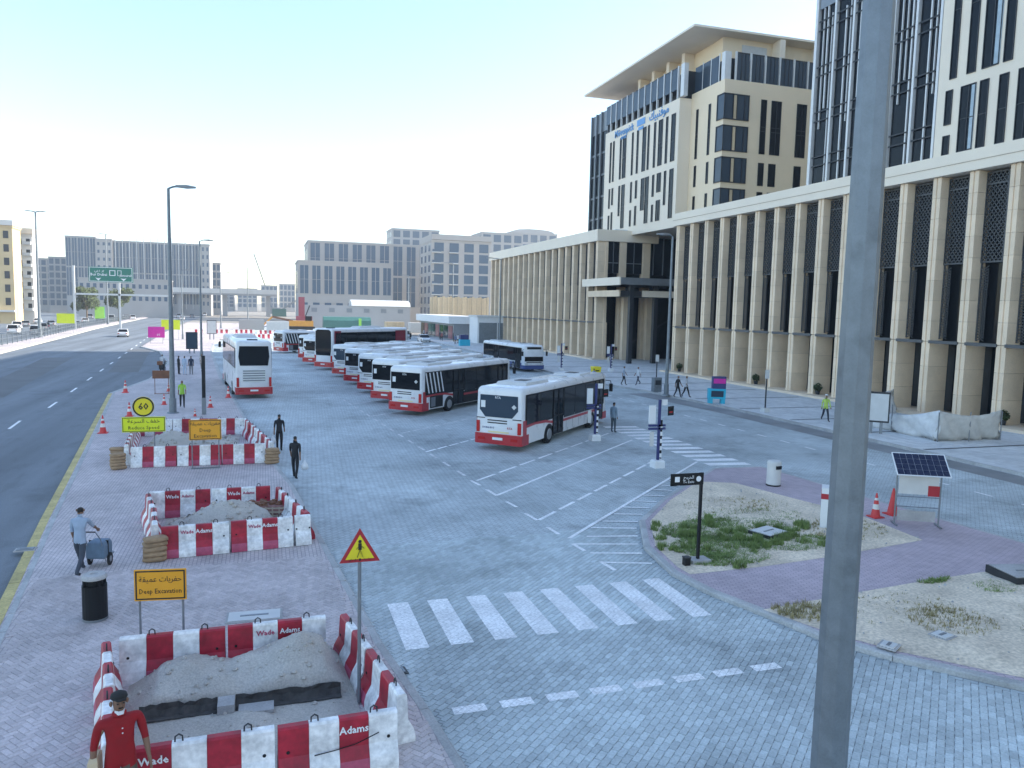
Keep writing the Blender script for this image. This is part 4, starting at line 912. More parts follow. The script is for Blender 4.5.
car('sedan', 'car_dark', 'dark car by the white balcony building entrance', -66, 232, -8, G1)
car('sedan', 'car_white', 'white saloon behind the double lamp post, second row', -57.5, 235, -8, G1)
car('suv', 'car_white', 'white car in the far queue behind the silver saloon', -56, 262, -8, G1)
car('sedan', 'car_silver', 'silver car in the second row at the left edge', -62, 205, -8, G1)
car('suv', 'car_silver', 'silver car beside the dark car above the lime board', -57.5, 300, -8, G1)
car('van', 'car_white', 'white van just right of the green truck', -45.4, 268, -8, G1)
for k, (x, y, kd, pt, lb_) in enumerate(((-47,305,'sedan','car_white','white car far down the service road below the first tree'),(-43.5,296,'suv','car_white','white car near the second tree trunk'),(-50,325,'sedan','car_silver','silver car in the far queue under the station'),(-55,345,'suv','car_white','white car farthest left in the queue under the station'))): car(kd, pt, lb_, x, y, -8, G1)
for k, (x, y, kd, pt, lb_) in enumerate(((-28,300,'sedan','car_white','white car far along the highway, left lane'),(-33,340,'suv','car_white','white car far along the highway under the flyover, left'),(-29,352,'sedan','car_silver','silver car far along the highway under the flyover, middle'),(-27,395,'suv','car_white','white car farthest along the highway beneath the flyover'))): car(kd, pt, lb_, x, y, -4, 'cars on the highway')
car('sedan', 'car_white', 'white saloon on the station exit lane beside the kiosk', 29.4, 147, 178, 'cars in the bus station lane')
car('suv', 'car_silver', 'grey four wheel drive behind the white saloon on the exit lane', 27.9, 160, 178, 'cars in the bus station lane')
car('sedan', 'car_dark', 'dark car parked behind the coach at the walkway curve', -4.8, 131, 5, 'cars behind the coach')
for x, y, kd, pt, lb_ in ((-47.6,178,'sedan','car_white','white saloon just behind the large white car at the railing'),(-43.6,181,'suv','car_silver','silver car behind the railing right of the double lamp post'),(-50.5,190,'suv','car_white','white four wheel drive deeper in the queue at far left'),(-46.6,196,'sedan','car_dark','dark saloon behind the railing left of the lime board'),(-56,182,'sedan','car_white','white saloon in the outer row below the yellow building'),(-59.5,196,'suv','car_white','white four wheel drive in the outer row below the white balcony building'),(-42.6,206,'suv','car_white','white car just behind the lime board'),(-53.5,208,'sedan','car_silver','silver saloon in the middle row behind the double lamp post')): car(kd, pt, lb_, x, y, -14, G1)
tk = thing('truck', 'green box truck in the queue left of the second tree', 'truck', (-47.5,262,.012), R(8))
MB().box(-1.25, 1.25, -3.4, 1.6, 1.0, 4.6).build('box', M['green'], tk); MB().box(-1.26, 1.26, -3.43, -3.41, 1.05, 4.55).build('rear_door', M['lgreen'], tk); cb_ = MB(); cb_.xprism([(1.7,.6),(3.6,.6),(3.6,1.7),(3.2,2.9),(1.7,2.9)], -1.15, 1.15); cb_ = cb_.build('cab', M['car_white'], tk); MB().box(-1.0, 1.0, 3.42, 3.5, 1.75, 2.5).build('windscreen', M['bus_glass'], cb_)
MB().box(-1.0, 1.0, -3.4, 3.5, .55, .98).build('chassis', M['black'], tk)
for y in (-2.3, 2.5):
    for s_ in (-1, 1): ty = MB().wheel((s_*1.0, y, .48), .48, .3).build('wheel', M['rubber'], tk); MB().wheel((s_*1.01, y, .48), .26, .32, 12).build('rim', M['rim'], ty)
# ------------------------------------------------------------------ excavation barriers
WZ = .133      # walkway surface
BH = .80
prof = [(-.22,0),(.22,0),(.22,.10),(.19,.22),(.10,.38),(.075,BH-.03),(.05,BH),(-.05,BH),(-.075,BH-.03),(-.10,.38),(-.19,.22),(-.22,.10)]
def sec_mesh(L, main, low):
    q = MB(); n = len(prof)
    q.add([(x, p[0], p[1]) for x in (0, L) for p in prof], [tuple(range(n)), tuple(range(2*n-1, n-1, -1))], 0)
    for i in range(n):
        j = (i+1) % n; zm = (prof[i][1]+prof[j][1])/2
        q.add([(0, *prof[i]), (L, *prof[i]), (L, *prof[j]), (0, *prof[j])], [(0, 1, 2, 3)], 1 if zm < .3 else 0)
    bm = q.mesh('section', [main, low]); b2 = bmesh.new(); b2.from_mesh(bm); bmesh.ops.remove_doubles(b2, verts=b2.verts, dist=1e-4); b2.to_mesh(bm); b2.free()
    return bm
SEC = {}
TXT = {}
def barrier(a, b, label, first='w', n=4, words=None, loops=True, z=WZ, group='striped barriers round the excavations'):
    a, b = Vector(a), Vector(b); d = b-a; L = d.length; t = thing('road_barrier', label, 'barrier', (a.x, a.y, z), math.atan2(d.y, d.x)+random.uniform(-.018, .018), group)
    sl = round(L/n-.004, 3)
    for k in range(n):
        red = (k % 2 == 0) == (first == 'r'); key = (red, sl)
        if key not in SEC: SEC[key] = sec_mesh(sl, M['barrier_red'] if red else M['barrier_white'], M['barrier_pink'] if red else M['barrier_white'])
        put('section', SEC[key], t, (k*L/n+.002, 0, 0))
        if words and words.get(k):
            wd, inv = words[k]; mk = (wd, red, inv)
            if mk not in TXT: TXT[mk] = text_mesh(wd, .15 if not inv else .13, M['white_ink'] if red else M['barrier_pink'], .004, .003)
            o = put('lettering', TXT[mk], t, ((k+.5)*L/n, -.098, .63)); o.rotation_euler = (R(86.5), 0, 0)
    if loops:
        for k in (.3, .8):
            lp = MB(); lp.tube([(L*k-.05, 0, BH-.02), (L*k-.045, 0, BH+.07), (L*k, 0, BH+.1), (L*k+.045, 0, BH+.07), (L*k+.05, 0, BH-.02)], .012, 6); lp.build('lifting_loop', M['metal_dark'], t)
    hl_ = MB()
    for k in (.08, .92): hl_.wheel((0, 0, 0), .025, .012, 8); hl_.xf(Matrix.Translation((L*k, -.1, .45)) @ Matrix.Rotation(R(90), 4, 'Z'), len(hl_.v)-32)
    hl_.build('bolt_hole', M['black'], t)
    return t
W_, A_ = 'Wade', 'Adams'
# nearest excavation
barrier((-2.45,14.36), (-.72,14.39), 'left back barrier of the nearest pit, in front of the orange sign, starting white', 'w')
barrier((-.68,14.39), (1.06,14.43), 'right back barrier of the nearest pit with faded pink lettering, starting red', 'r', words={1: (W_, 1), 2: (A_, 1)})
barrier((1.40,14.45), (1.66,12.85), 'farther right-side barrier of the nearest pit beside the pedestrian warning post', 'r')
barrier((1.68,12.80), (1.96,11.1), 'nearer right-side barrier of the nearest pit, ending white at the kerb', 'r')
barrier((-1.66,10.63), (.09,10.66), 'left front barrier of the nearest pit with white lettering, beside the man in red', 'r', words={0: (W_, 0)})
barrier((.13,10.66), (1.80,10.70), 'right front barrier of the nearest pit with white lettering on its red band', 'r', words={2: (A_, 0)})
barrier((-2.30,12.55), (-2.62,14.25), 'farther left-side barrier of the nearest pit', 'w')
barrier((-2.02,10.80), (-2.29,12.50), 'nearer left-side barrier of the nearest pit, right behind the man in red', 'w')
cab = MB(); cab.tube([(.62,10.535,.50),(.9,10.54,.53),(1.2,10.545,.58),(1.52,10.55,.70)], .008, 5); tag(cab.build('cable', M['black']), 'thin black wire strung across the right front barrier of the nearest pit', 'cable')
# middle excavation
barrier((-2.6,21.40), (-.95,21.55), 'left front barrier of the middle pit with dark red bands and lettering', 'r', words={1: (W_, 1), 2: (A_, 0)})
barrier((-.90,21.55), (.70,21.70), 'right front barrier of the middle pit with lettering on red band', 'r', words={1: (W_, 1), 2: (A_, 0)})
barrier((.76,21.72), (1.18,21.78), 'short white barrier piece at the right front corner of the middle pit', 'w', n=1, loops=False)
barrier((-3.40,25.50), (-1.66,25.52), 'left back barrier of the middle pit with white lettering', 'w', words={1: (W_, 0), 2: (A_, 1)})
barrier((-1.62,25.52), (.14,25.56), 'right back barrier of the middle pit behind the chequered basket', 'w', words={1: (W_, 0), 2: (A_, 1)})
barrier((-2.78,21.65), (-3.05,23.5), 'nearer left-side barrier of the middle pit by the sandbags', 'w'); barrier((-3.07,23.55), (-3.42,25.3), 'farther left-side barrier of the middle pit', 'w')
barrier((.38,25.4), (.72,23.75), 'farther right-side barrier of the middle pit', 'r'); barrier((.73,23.7), (1.1,22.0), 'nearer right-side barrier of the middle pit', 'w')
# far excavation
for k in range(3): barrier((-5.12+k*1.72,33.58-.01*k), (-3.44+k*1.72,33.57-.01*k), ('left front barrier of the far pit under the lime sign', 'middle front barrier of the far pit behind the orange sign', 'right front barrier of the far pit next to the right-hand sandbags')[k], ('w', 'w', 'r')[k])
for k in range(3): barrier((-6.05+k*1.68,41.45-.1*k), (-4.4+k*1.68,41.35-.1*k), ('left back barrier of the far pit behind the lime sign', 'middle back barrier of the far pit', 'right back barrier of the far pit behind the orange sign')[k], ('r', 'w', 'r')[k])
for k in range(4): barrier((-.95+k*.31,41.1-k*1.85), (-.65+k*.31,39.3-k*1.85), ('farthest', 'second farthest', 'second nearest', 'nearest')[k]+' right-side barrier of the far pit along the kerb', 'r' if k % 2 else 'w')
for k in range(4): barrier((-5.35-.17*k,33.9+k*1.85), (-5.51-.17*k,35.7+k*1.85), ('nearest', 'second nearest', 'second farthest', 'farthest')[k]+' left-side barrier of the far pit on the road side', 'w')
# sand heaps and pits
def heap(name, label, x0, x1, y0, y1, bumps, m, base=.02, cut=None, step=.1, er=3, fx=.01):
    nx, ny = int((x1-x0)/step), int((y1-y0)/step); q = MB(); vs = []
    for j in range(ny+1):
        for i in range(nx+1):
            x, y = x0+(x1-x0)*i/nx, y0+(y1-y0)*j/ny; e = min(1, min(i, nx-i, j, ny-j)/er)
            h = base+sum(hh*max(0, 1-math.hypot((x-cx)/rx, (y-cy)/ry))**.9*1.0 for cx, cy, rx, ry, hh in bumps)
            h += .035*math.sin(x*5+y*3)*math.sin(y*6-x)*e+random.uniform(-.012, .012)
            h *= min(1, max(.12, (x-x0)/fx), max(.12, (x1-x)/fx))
            vs.append((x, y, WZ+max(.008, h*e)))
    q.add(vs, [(j*(nx+1)+i, j*(nx+1)+i+1, (j+1)*(nx+1)+i+1, (j+1)*(nx+1)+i) for j in range(ny) for i in range(nx)])
    o = tag(q.build(name, m, smooth=True), label, 'sand heap'); c = MB()
    for _ in range(int((x1-x0)*(y1-y0)*26)):
        vx, vy, vz = random.choice(vs); s_ = random.choice((.012, .018, .02, .03, .05))*(1.6 if y0 > 20 else 1)
        if vz > WZ+.03: c.lathe((vx, vy, vz-s_*.3), [(s_*.6, 0), (s_, s_*.5), (s_*.5, s_*1.1)], 5)
    tag(c.build('clods', M['fill_sand'], o), kind='stuff'); return o
heap('sand_heap', 'big grey double heap of sand in the nearest pit', -2.28, 1.5, 12.92, 14.26, [(-1.3,13.75,1.2,1.0,.34),(.55,13.75,1.2,1.1,.62)], M['fill_sand'], .20, step=.05, er=1.2, fx=.55)
heap('sand_heap', 'flat grey sand floor at the front of the nearest pit', -1.95, 1.45, 10.95, 12.93, [(-.4,12.4,.5,.5,.12)], M['fill_sand'], .03)
tw = thing('trench', 'soil trench across the nearest pit, coloured dark as if unlit, below the sand heap', 'trench')
for x0, x1 in ((-1.95, -.78), (-.5, 1.2)):
    q = MB(); n = 14
    vs = [(x0+(x1-x0)*i/n, 12.90+random.uniform(-.02, .03)-.10*(k == 0), WZ+(.02, .13, .22)[k]+random.uniform(-.03, .03)) for k in range(3) for i in range(n+1)]
    q.add(vs, [(k*(n+1)+i, k*(n+1)+i+1, (k+1)*(n+1)+i+1, (k+1)*(n+1)+i) for k in range(2) for i in range(n)]); q.build('soil_face', M['soil'], tw)
    MB().box(x0, x1, 12.72, 12.85, WZ+.035, WZ+.045).build('pit_floor', M['soil'], tw)
MB().box(-.77, -.51, 12.6, 12.93, WZ+.01, WZ+.21).build('concrete_edge', M['concrete'], tw); MB().box(-.45, .1, 12.5, 12.8, WZ+.046, WZ+.1).build('concrete_edge', M['concrete'], tw)

heap('sand_heap', 'grey sand heap inside the middle pit', -2.9, .35, 22.0, 25.2, [(-.9,24.0,1.5,1.2,.75),(-2,23.6,1.2,1.2,.2)], M['fill_sand'], .08)
heap('sand_heap', 'grey sand heap inside the far pit', -5.2, -1.2, 34.4, 40.6, [(-4,37.5,1.8,2.4,.75),(-1.9,37,1.2,1.5,.35)], M['fill_sand'], .08, step=.16)
bk = thing('basket', 'red chequered woven basket of rubble at the back of the middle pit', 'basket', (.02,24.55,WZ+.05), R(-8))
q = MB(); q.ring([[(-.55,-.28,0),(.55,-.28,0),(.55,.28,0),(-.55,.28,0)],[(-.62,-.33,.42),(.62,-.33,.42),(.62,.33,.42),(-.62,.33,.42)]]); q.build('body', M['check'], bk)
q = MB()
for k in range(6): q.box(-.6+k*.2, -.56+k*.2, -.345, -.30, .02, .4)
for z in (.1, .22, .34): q.box(-.6, .6, -.35, -.31, z, z+.04)
q.build('weave', M['stone_dark'], bk); q = MB()
for _ in range(30): q.obox(random.uniform(-.5,.5), random.uniform(-.25,.25), .38, .13, .1, random.uniform(.06,.16), random.uniform(0,3))
q.build('rubble', M['rust'], bk)
def bag_mesh():
    q = MB(); q.ring([[(s_*.28*k, dy*.17*k2, z) for s_, dy in ((-1,-.8),(-.5,-1),(.5,-1),(1,-.8),(1,.8),(.5,1),(-.5,1),(-1,.8))] for z, k, k2 in ((0,.75,.75),(.04,1,1),(.10,1,1),(.14,.7,.7))]); return q.mesh('sandbag', M['sack'], True)
bagm = bag_mesh()
def bags(x, y, n, rz, where):
    for k in range(n):
        o = put('sandbag', bagm, None, (x+random.uniform(-.03,.03), y+random.uniform(-.03,.03), WZ+k*.125), rz+random.uniform(-.2,.2)); tag(o, ('bottom' if k == 0 else 'top' if k == n-1 else 'second' if k == 1 else 'third' if k == 2 else 'fourth')+' brown sandbag of the stack '+where, 'sandbag', 'sandbag stacks')
bags(-2.72, 21.12, 5, .2, 'at the left front corner of the middle pit'); bags(-5.55, 33.25, 5, .2, 'at the left front corner of the far pit'); bags(.28, 33.25, 5, 0, 'at the right front corner of the far pit'); bags(-5.9, 35.3, 4, .3, 'beside the road-side barriers of the far pit')
# ------------------------------------------------------------------ signs
def panel_sign(name, label, x, y, z0, w_, h, zt, face, posts, texts, rz=0, border='ink', back='metal_mid', base=True, group=None, cat='sign'):
    t = thing(name, label, cat, (x, y, z0), rz, group)
    p = MB().box(-w_/2, w_/2, -.012, .012, zt-h, zt).build('panel', M[face], t); bevel(p, .01)
    q = MB(); e = .025
    for a in ((-w_/2+e, w_/2-e, zt-2*e, zt-e), (-w_/2+e, w_/2-e, zt-h+e, zt-h+2*e), (-w_/2+e, -w_/2+2*e, zt-h+2*e, zt-2*e), (w_/2-2*e, w_/2-e, zt-h+2*e, zt-2*e)): q.box(a[0], a[1], -.016, -.0125, a[2], a[3])
    if border: q.build('border', M[border], p)
    for px in posts: MB().frus((px, .04), .022, .022, 0, zt-.05, 8).build('post', M[back], t)
    if base and posts: MB().box(min(posts)-.05, max(posts)+.05, .0, .08, 0, .04).build('base_bar', M[back], t)
    for (s_, sz, dx, dz, ink, sx) in texts: put_text(text_mesh(s_, sz, M[ink], .003, .0, sx), p, (dx, -.0165, zt-h/2+dz))
    return t
AR_DEEP = arab([0xFE94,0xFED8,0xFEF4,0xFEE4,0xFECB,0x20,0xFE95,0xFE8E,0xFEF3,0xFEAE,0xFED4,0xFEA3])
AR_SLOW = arab([0xFE94,0xFECB,0xFEAE,0xFEB4,0xFEDF,0xFE8D,0x20,0xFED2,0xFED4,0xFEA7])
panel_sign('excavation_sign', 'orange two-line warning sign on thin posts behind the nearest pit', -1.88, 15.2, WZ, .92, .6, 1.70, 'orange', (-.38, .38), [(AR_DEEP, .145, 0, .11, 'ink', .9), ('Deep Excavation', .135, 0, -.12, 'ink', .82)], R(-8))
panel_sign('excavation_sign', 'orange three-line warning sign in front of the far pit', -2.28, 32.7, WZ, 1.2, .82, 1.98, 'orange', (-.5, .5), [(AR_DEEP, .2, 0, .25, 'ink', 1), ('Deep', .2, 0, -.02, 'ink', 1), ('Excavation', .2, 0, -.25, 'ink', 1)], R(2))
s60 = panel_sign('speed_sign', 'lime board asking to slow down with round yellow limit disc above, behind the far pit', -4.83, 35, WZ, 1.66, .64, 1.82, 'lime', (.4,), [(AR_SLOW, .24, 0, .14, 'ink', 1), ('Reduce Speed', .21, 0, -.14, 'ink', 1)], border='ink')
dsc = MB(); dsc.wheel((0, 0, 0), .42, .03, 28); dsc.xf(Matrix.Translation((0, -.01, 2.25)) @ Matrix.Rotation(R(90), 4, 'Z')); dsc = dsc.build('disc', M['yellow'], s60)
rg_ = MB(); rg_.ring([[(r_*math.cos(a*math.pi/16), -.03-.005*k, 2.25+r_*math.sin(a*math.pi/16)) for a in range(32)] for k, r_ in ((0, .41), (1, .41), (1, .35), (0, .35))], caps=False); rg_.build('ring', M['ink'], dsc)
put_text(text_mesh('60', .40, M['ink'], .004, .006), dsc, (0, -.034, 2.25)); MB().frus((.0, .05), .025, .025, 1.7, 2.5, 8).build('post', M['metal_mid'], s60)
tr_ = thing('warning_sign', 'triangular yellow pedestrian crossing warning sign on a tall grey post', 'sign', (1.47,12.5,WZ))
MB().frus((0, .03), .032, .030, 0, 2.72, 12).build('post', M['metal_mid'], tr_)
def tri(s_, y0, y1, m, name, par, cz=2.64): h_ = s_*.866; q = MB(); q.yprism([(-s_/2, cz-h_/3), (s_/2, cz-h_/3), (0, cz+2*h_/3)], y0, y1); return q.build(name, m, par)
tp = tri(.66, -.012, .008, M['sign_red'], 'panel', tr_); tri(.47, -.017, -.0125, M['yellow'], 'face', tp)
q = MB(); q.wheel((0, 0, 0), .028, .004, 12); q.xf(Matrix.Translation((0, -.02, 2.80)) @ Matrix.Rotation(R(90), 4, 'Z'))
for a, b, t_ in (((0, -.02, 2.77), (.0, -.02, 2.66), .055), ((.0, -.02, 2.67), (.05, -.02, 2.53), .035), ((0, -.02, 2.67), (-.045, -.02, 2.53), .035), ((0, -.02, 2.75), (.07, -.02, 2.68), .022), ((0, -.02, 2.75), (-.06, -.02, 2.67), .022)): q.bar(a, b, t_, .004)
for k in range(5): q.bar((-.17+k*.085, -.02, 2.475), (-.14+k*.07, -.02, 2.515), .03, .004)
q.build('pictogram', M['ink'], tp)
# far roadside boards
panel_sign('notice_board', 'magenta board on the far walkway beside the highway', -16.1, 132, .12, 2.4, 1.7, 2.6, 'magenta', (-.9, .9), [('60', .5, .3, -.4, 'white_ink', 1)], border=None)
panel_sign('notice_board', 'bright yellow board behind the tall lamp post on the far walkway', -15.5, 146, .12, 3.0, 1.7, 3.4, 'lime', (-1.2, 1.2), [], border=None)
panel_sign('notice_board', 'lime board on the verge beside the sign gantry', -35.8, 165, .12, 3.0, 1.85, 3.85, 'lime', (-1.2, 1.2), [], border=None)
panel_sign('notice_board', 'brown back of a works board on tripod legs near the group of people', -7.05, 60, .12, 1.2, .58, 1.7, 'rust', (-.45, .45), [], border=None, back='rust')
def light_box(label, x, y, z, w_, h, zt, rz=0, face='white'):
    t = thing('advertising_panel', label, 'advertising panel', (x, y, z), rz); MB().box(-w_/2, w_/2, -.1, .1, zt-h, zt).build('case', M['metal_dark'], t)
    MB().box(-w_/2+.08, w_/2-.08, -.115, -.101, zt-h+.1, zt-.1).build('face', M[face], t)
    for s_ in (-1, 1): MB().box(s_*w_*.2-.08, s_*w_*.2+.08, -.08, .08, 0, zt-h).build('leg', M['metal_mid'], t)
    return t
light_box('blank white panel in dark frame on the building pavement by the grey pole', 33.4, 35.2, .14, 1.3, 1.75, 2.4, R(-40), 'off_white'); 
lb3 = light_box('pictured panel in dark frame left of the coach, behind the group of people', -8.9, 107, .12, 1.4, 2.2, 2.75, 0, 'bglass'); light_box('small pale panel farther along the walkway near the coach', -8.9, 147, .12, 1.6, 2.4, 3.4, 0, 'off_white')
# overhead sign on the highway
gan = thing('sign_gantry', 'overhead green direction sign on pale posts above the highway', 'road sign', (-34.5,190,0))
for x, h in ((-4.9, 14), (4.0, 11)): MB().box(x-.2, x+.2, -.2, .2, 0, h).build('post', M['off_white'], gan)
MB().box(-4.5, 15, -.2, .2, 7.7, 8.1).build('beam', M['off_white'], gan)
gs = MB().box(-1.9, 6.9, -.5, -.35, 10.6, 13.9).build('panel', M['sign_green'], gan)
q = MB()
for a in ((-1.75, 6.75, 13.7, 13.8), (-1.75, 6.75, 10.7, 10.8), (-1.75, -1.65, 10.8, 13.7), (6.65, 6.75, 10.8, 13.7)): q.box(a[0], a[1], -.53, -.505, a[2], a[3])
q.build('border', M['white_ink'], gs)
put_text(text_mesh('Bur Dubai', .8, M['white_ink'], .02, .01), gs, (.1, -.52, 12.2)); put_text(text_mesh(arab([0xFEF2,0xFE91,0xFEA9,0x20,0xFEAE,0xFE91]), .8, M['white_ink'], .02), gs, (.2, -.52, 13.1)); put_text(text_mesh('Jumeirah', .7, M['white_ink'], .02, .01), gs, (5.5, -.52, 12.1))
q = MB(); q.yprism([(0, 10.9), (.6, 11.5), (.2, 11.4), (-.2, 11.4), (-.6, 11.5)], -.53, -.51); q.yprism([(5, 10.9), (5.6, 11.5), (5.2, 11.4), (4.8, 11.4), (4.4, 11.5)], -.53, -.51)
for a in ((2.2, 3.4, 12.0, 12.15), (2.2, 3.4, 13.05, 13.2), (2.2, 2.35, 12.15, 13.05), (3.25, 3.4, 12.15, 13.05), (3.8, 4.6, 12.0, 12.1), (3.8, 4.6, 13.1, 13.2), (3.8, 3.9, 12.1, 13.1), (4.5, 4.6, 12.1, 13.1)): q.box(a[0], a[1], -.53, -.51, a[2], a[3])
q.build('symbol', M['white_ink'], gs)
# ------------------------------------------------------------------ lamp posts
def lamp(label, x, y, h, arms, r0=.13, r1=.06, z=.12, rz=0, m='galv', n=10, al=1.6):
    t = thing('street_lamp', label, 'street lamp', (x, y, z), rz, 'street lamps')
    MB().frus((0, 0), r0, r1, 0, h, n).build('pole', M[m], t); MB().frus((0, 0), r0*2.2, r0*2, 0, .06, n).frus((0, 0), r0*1.35, r0*1.3, .06, .9, n).build('base', M[m], t)
    for s_ in arms:
        a = MB(); a.tube([(0, 0, h-.02), (s_*al*.5, 0, h+.1), (s_*al, 0, h+.14)], r1*.7, 8); ar = a.build('arm', M[m], t)
        hd = MB(); hd.ring([[(s_*(al-.1), -.16, h+.1), (s_*(al-.1), .16, h+.1), (s_*(al-.1), .16, h+.2), (s_*(al-.1), -.16, h+.2)], [(s_*(al+.5), -.2, h+.06), (s_*(al+.5), .2, h+.06), (s_*(al+.5), .2, h+.24), (s_*(al+.5), -.2, h+.24)], [(s_*(al+1.0), -.1, h+.1), (s_*(al+1.0), .1, h+.1), (s_*(al+1.0), .1, h+.18), (s_*(al+1.0), -.1, h+.18)]]); hd = hd.build('lamp_head', M['metal_mid'], ar)
    return t
near_lamp = thing('street_lamp', 'thick grey eight-sided pole standing closest to the camera at right', 'street lamp', (5.8,6.45,0), 0, 'street lamps')
q = MB(); q.frus((0, 0), .195, .135, 0, 13.5, 8); q.xf(Matrix.Rotation(R(10), 4, 'Z')); q.build('pole', M['galv'], near_lamp); MB().frus((0, 0), .34, .32, 0, .05, 8).build('base', M['galv'], near_lamp)
q = MB(); q.tube([(0, 0, 13.4), (.6, .3, 13.65), (1.2, .6, 13.7)], .05, 8); q = q.build('arm', M['galv'], near_lamp); MB().obox(1.5, .75, 13.6, .9, .35, .16, R(27)).build('lamp_head', M['metal_mid'], q)
lamp('tall grey lamp post beside the worker in the green vest', -5.25, 49.65, 13.2, (1,), .16, .08, al=.5)
lamp('tall grey lamp post second along the walkway, left of the coach', -7.0, 96.5, 13.6, (1,), .14, .07, al=.5)
lamp('thin lamp post farther along the walkway behind the yellow board', -13.7, 147, 12, (1,), .12, .07, al=.5)
lamp('double-armed lamp post on the verge at far left', -36.4, 149.5, 21, (-1, 1), .28, .14, al=.6); lamp('double-armed lamp post behind the green highway sign', -40.2, 232, 24, (-1, 1), .24, .12, al=.8)
lamp('very thin far lamp post beyond the coach roof', -5.4, 286, 19, (1,), .22, .12, z=0); lamp('grey lamp post right of the white site wall', 43, 240, 16.3, (-1,), .22, .12, z=0)
lamp('tall grey lamp post in front of the tan hoarding', 50.5, 212, 19, (-1,), .22, .12, z=0); lamp('grey lamp post before the finned building near the white kiosk', 38.6, 127, 15.0, (-1,), .17, .09, z=.14)
lamp('grey lamp post at the entrance beside the two walking people', 30.75, 54.75, 12.6, (-1,), .15, .08, z=.14, al=.4)
lamp('thin lamp post above the flyover, right of the tall walkway lamps', -10.5, 210, 14, (1,), .18, .1)
# ------------------------------------------------------------------ street furniture
def bin_(label, x, y, z, r_, h, mb_, mt):
    t = thing('litter_bin', label, 'litter bin', (x, y, z)); MB().lathe((0, 0, 0), [(r_*.96, 0), (r_, .03), (r_, h*.76)], 20).build('body', M[mb_], t)
    for k in range(4): MB().obox(r_*.85*math.cos(k*1.57+.6), r_*.85*math.sin(k*1.57+.6), h*.76, .05, .05, h*.14, k*1.57+.6).build('post', M[mb_], t)
    MB().lathe((0, 0, 0), [(r_*.7, h*.76), (r_*.7, h*.9)], 16).build('liner', M['black'], t); MB().lathe((0, 0, 0), [(r_*1.03, h*.9), (r_*1.03, h*.94), (r_*.9, h*.985), (r_*.35, h), (r_*.3, h*.97)], 20).build('lid', M[mt], t)
    MB().lathe((0, 0, 0), [(r_*1.01, .0), (r_*1.01, .05)], 20).build('base_ring', M['metal_mid'], t)
    return t
bin_('black litter bin with pale lid on the walkway near the orange sign', -3.42, 17.45, WZ, .24, .98, 'black', 'concrete')
wb_ = thing('litter_bin', 'white litter bin with dark slot on the island by the crosswalk', 'litter bin', (19.0,25.1,.125)); MB().lathe((0, 0, 0), [(.26, 0), (.27, .03), (.27, .92), (.24, .98), (.1, 1.0)], 20).build('body', M['off_white'], wb_); MB().obox(.02, -.262, .68, .26, .05, .13, R(8)).build('slot', M['black'], wb_); MB().lathe((0, 0, 0), [(.28, 0), (.28, .05)], 20).build('base_ring', M['black'], wb_)
wf = thing('direction_sign', 'black direction sign arm with white symbols on a slim post on the island', 'sign', (11.05,17.6,.124))
MB().box(-.035, .035, -.035, .035, .1, 2.45).build('post', M['black'], wf); MB().box(-.25, .3, -.2, .2, 0, .1).build('base', M['concrete'], wf)
wp = MB().box(-.95, .03, -.06, -.036, 2.14, 2.46).build('panel', M['black'], wf)
put_text(text_mesh('To Exits', .10, M['white_ink'], .003), wp, (-.42, -.063, 2.23)); put_text(text_mesh(arab([0xFE9D,0xFEED,0xFEAE,0xFEA8,0xFEDF,0xFE8D]), .12, M['white_ink'], .003), wp, (-.42, -.063, 2.35))
q = MB(); q.wheel((0, 0, 0), .075, .004, 16); q.xf(Matrix.Translation((-.12, -.063, 2.3)) @ Matrix.Rotation(R(90), 4, 'Z')); q.box(-.83, -.69, -.065, -.061, 2.24, 2.38); q.build('symbol', M['white_ink'], wp)
jb = thing('cable_box', 'small dark box beside the foot of the direction sign', 'box', (10.62,17.45,.13)); MB().box(-.08, .08, -.08, .08, 0, .2).build('body', M['black'], jb); MB().box(-.09, .09, -.09, .09, .2, .23).build('lid', M['metal_dark'], jb)
def stop_pole(label, x, y, z=.0, mirror=1, rz=0):
    t = thing('bus_stop_pole', label, 'bus stop', (x, y, z), rz, 'bus stop poles'); q = MB(); q.ring([[(s_*k, d*k, z_) for s_, d in ((-.25,-.25),(.25,-.25),(.25,.25),(-.25,.25))] for z_, k in ((0,1),(.28,.95),(.34,.8))]); q.build('base', M['white'], t)
    MB().box(-.05, .05, -.05, .05, .3, 3.0).build('post', M['navy'], t)
    for k in range(5): MB().box(.052, .16, -.05, .05, .45+k*.32, .63+k*.32).build('white_block', M['white'], t)
    MB().box(.052, .15, -.04, .04, .4, 2.1).build('strip', M['black'], t)
    MB().box(mirror*-.35-.16, mirror*-.35+.16, -.03, .03, 1.95, 2.75).build('timetable_panel', M['white'], t); MB().box(mirror*-.35-.1, mirror*-.35+.1, -.04, -.031, .95, 1.6).build('map_panel', M['off_white'], t)
    for z_ in (1.68, 1.82): MB().box(-.5, .3, -.05, .05, z_, z_+.09).build('route_bar', M['navy'], t)
    MB().box(.1, .36, -.03, .03, 2.75, 3.0).build('number_plate', M['white'], t); p = MB().obox(.55, 0, 2.3, .36, .06, .4, R(25)).build('stop_panel', M['black'], t); MB().obox(.53, -.04, 2.42, .26, .02, .06, R(25)).build('symbol', M['sign_red'], p)
    return t
stop_pole('striped bus stop pole with white base at the crosswalk by the island tip', 16.4, 29.7); stop_pole('striped bus stop pole beside the front of the nearest bus', 16.5, 36.7, 0, 1)
stop_pole('thin bus stop pole on the entrance pavement near the person in white', 36.5, 77.5, .14); stop_pole('bus stop pole beside the blue and white bus', 31.0, 78.5, .14)
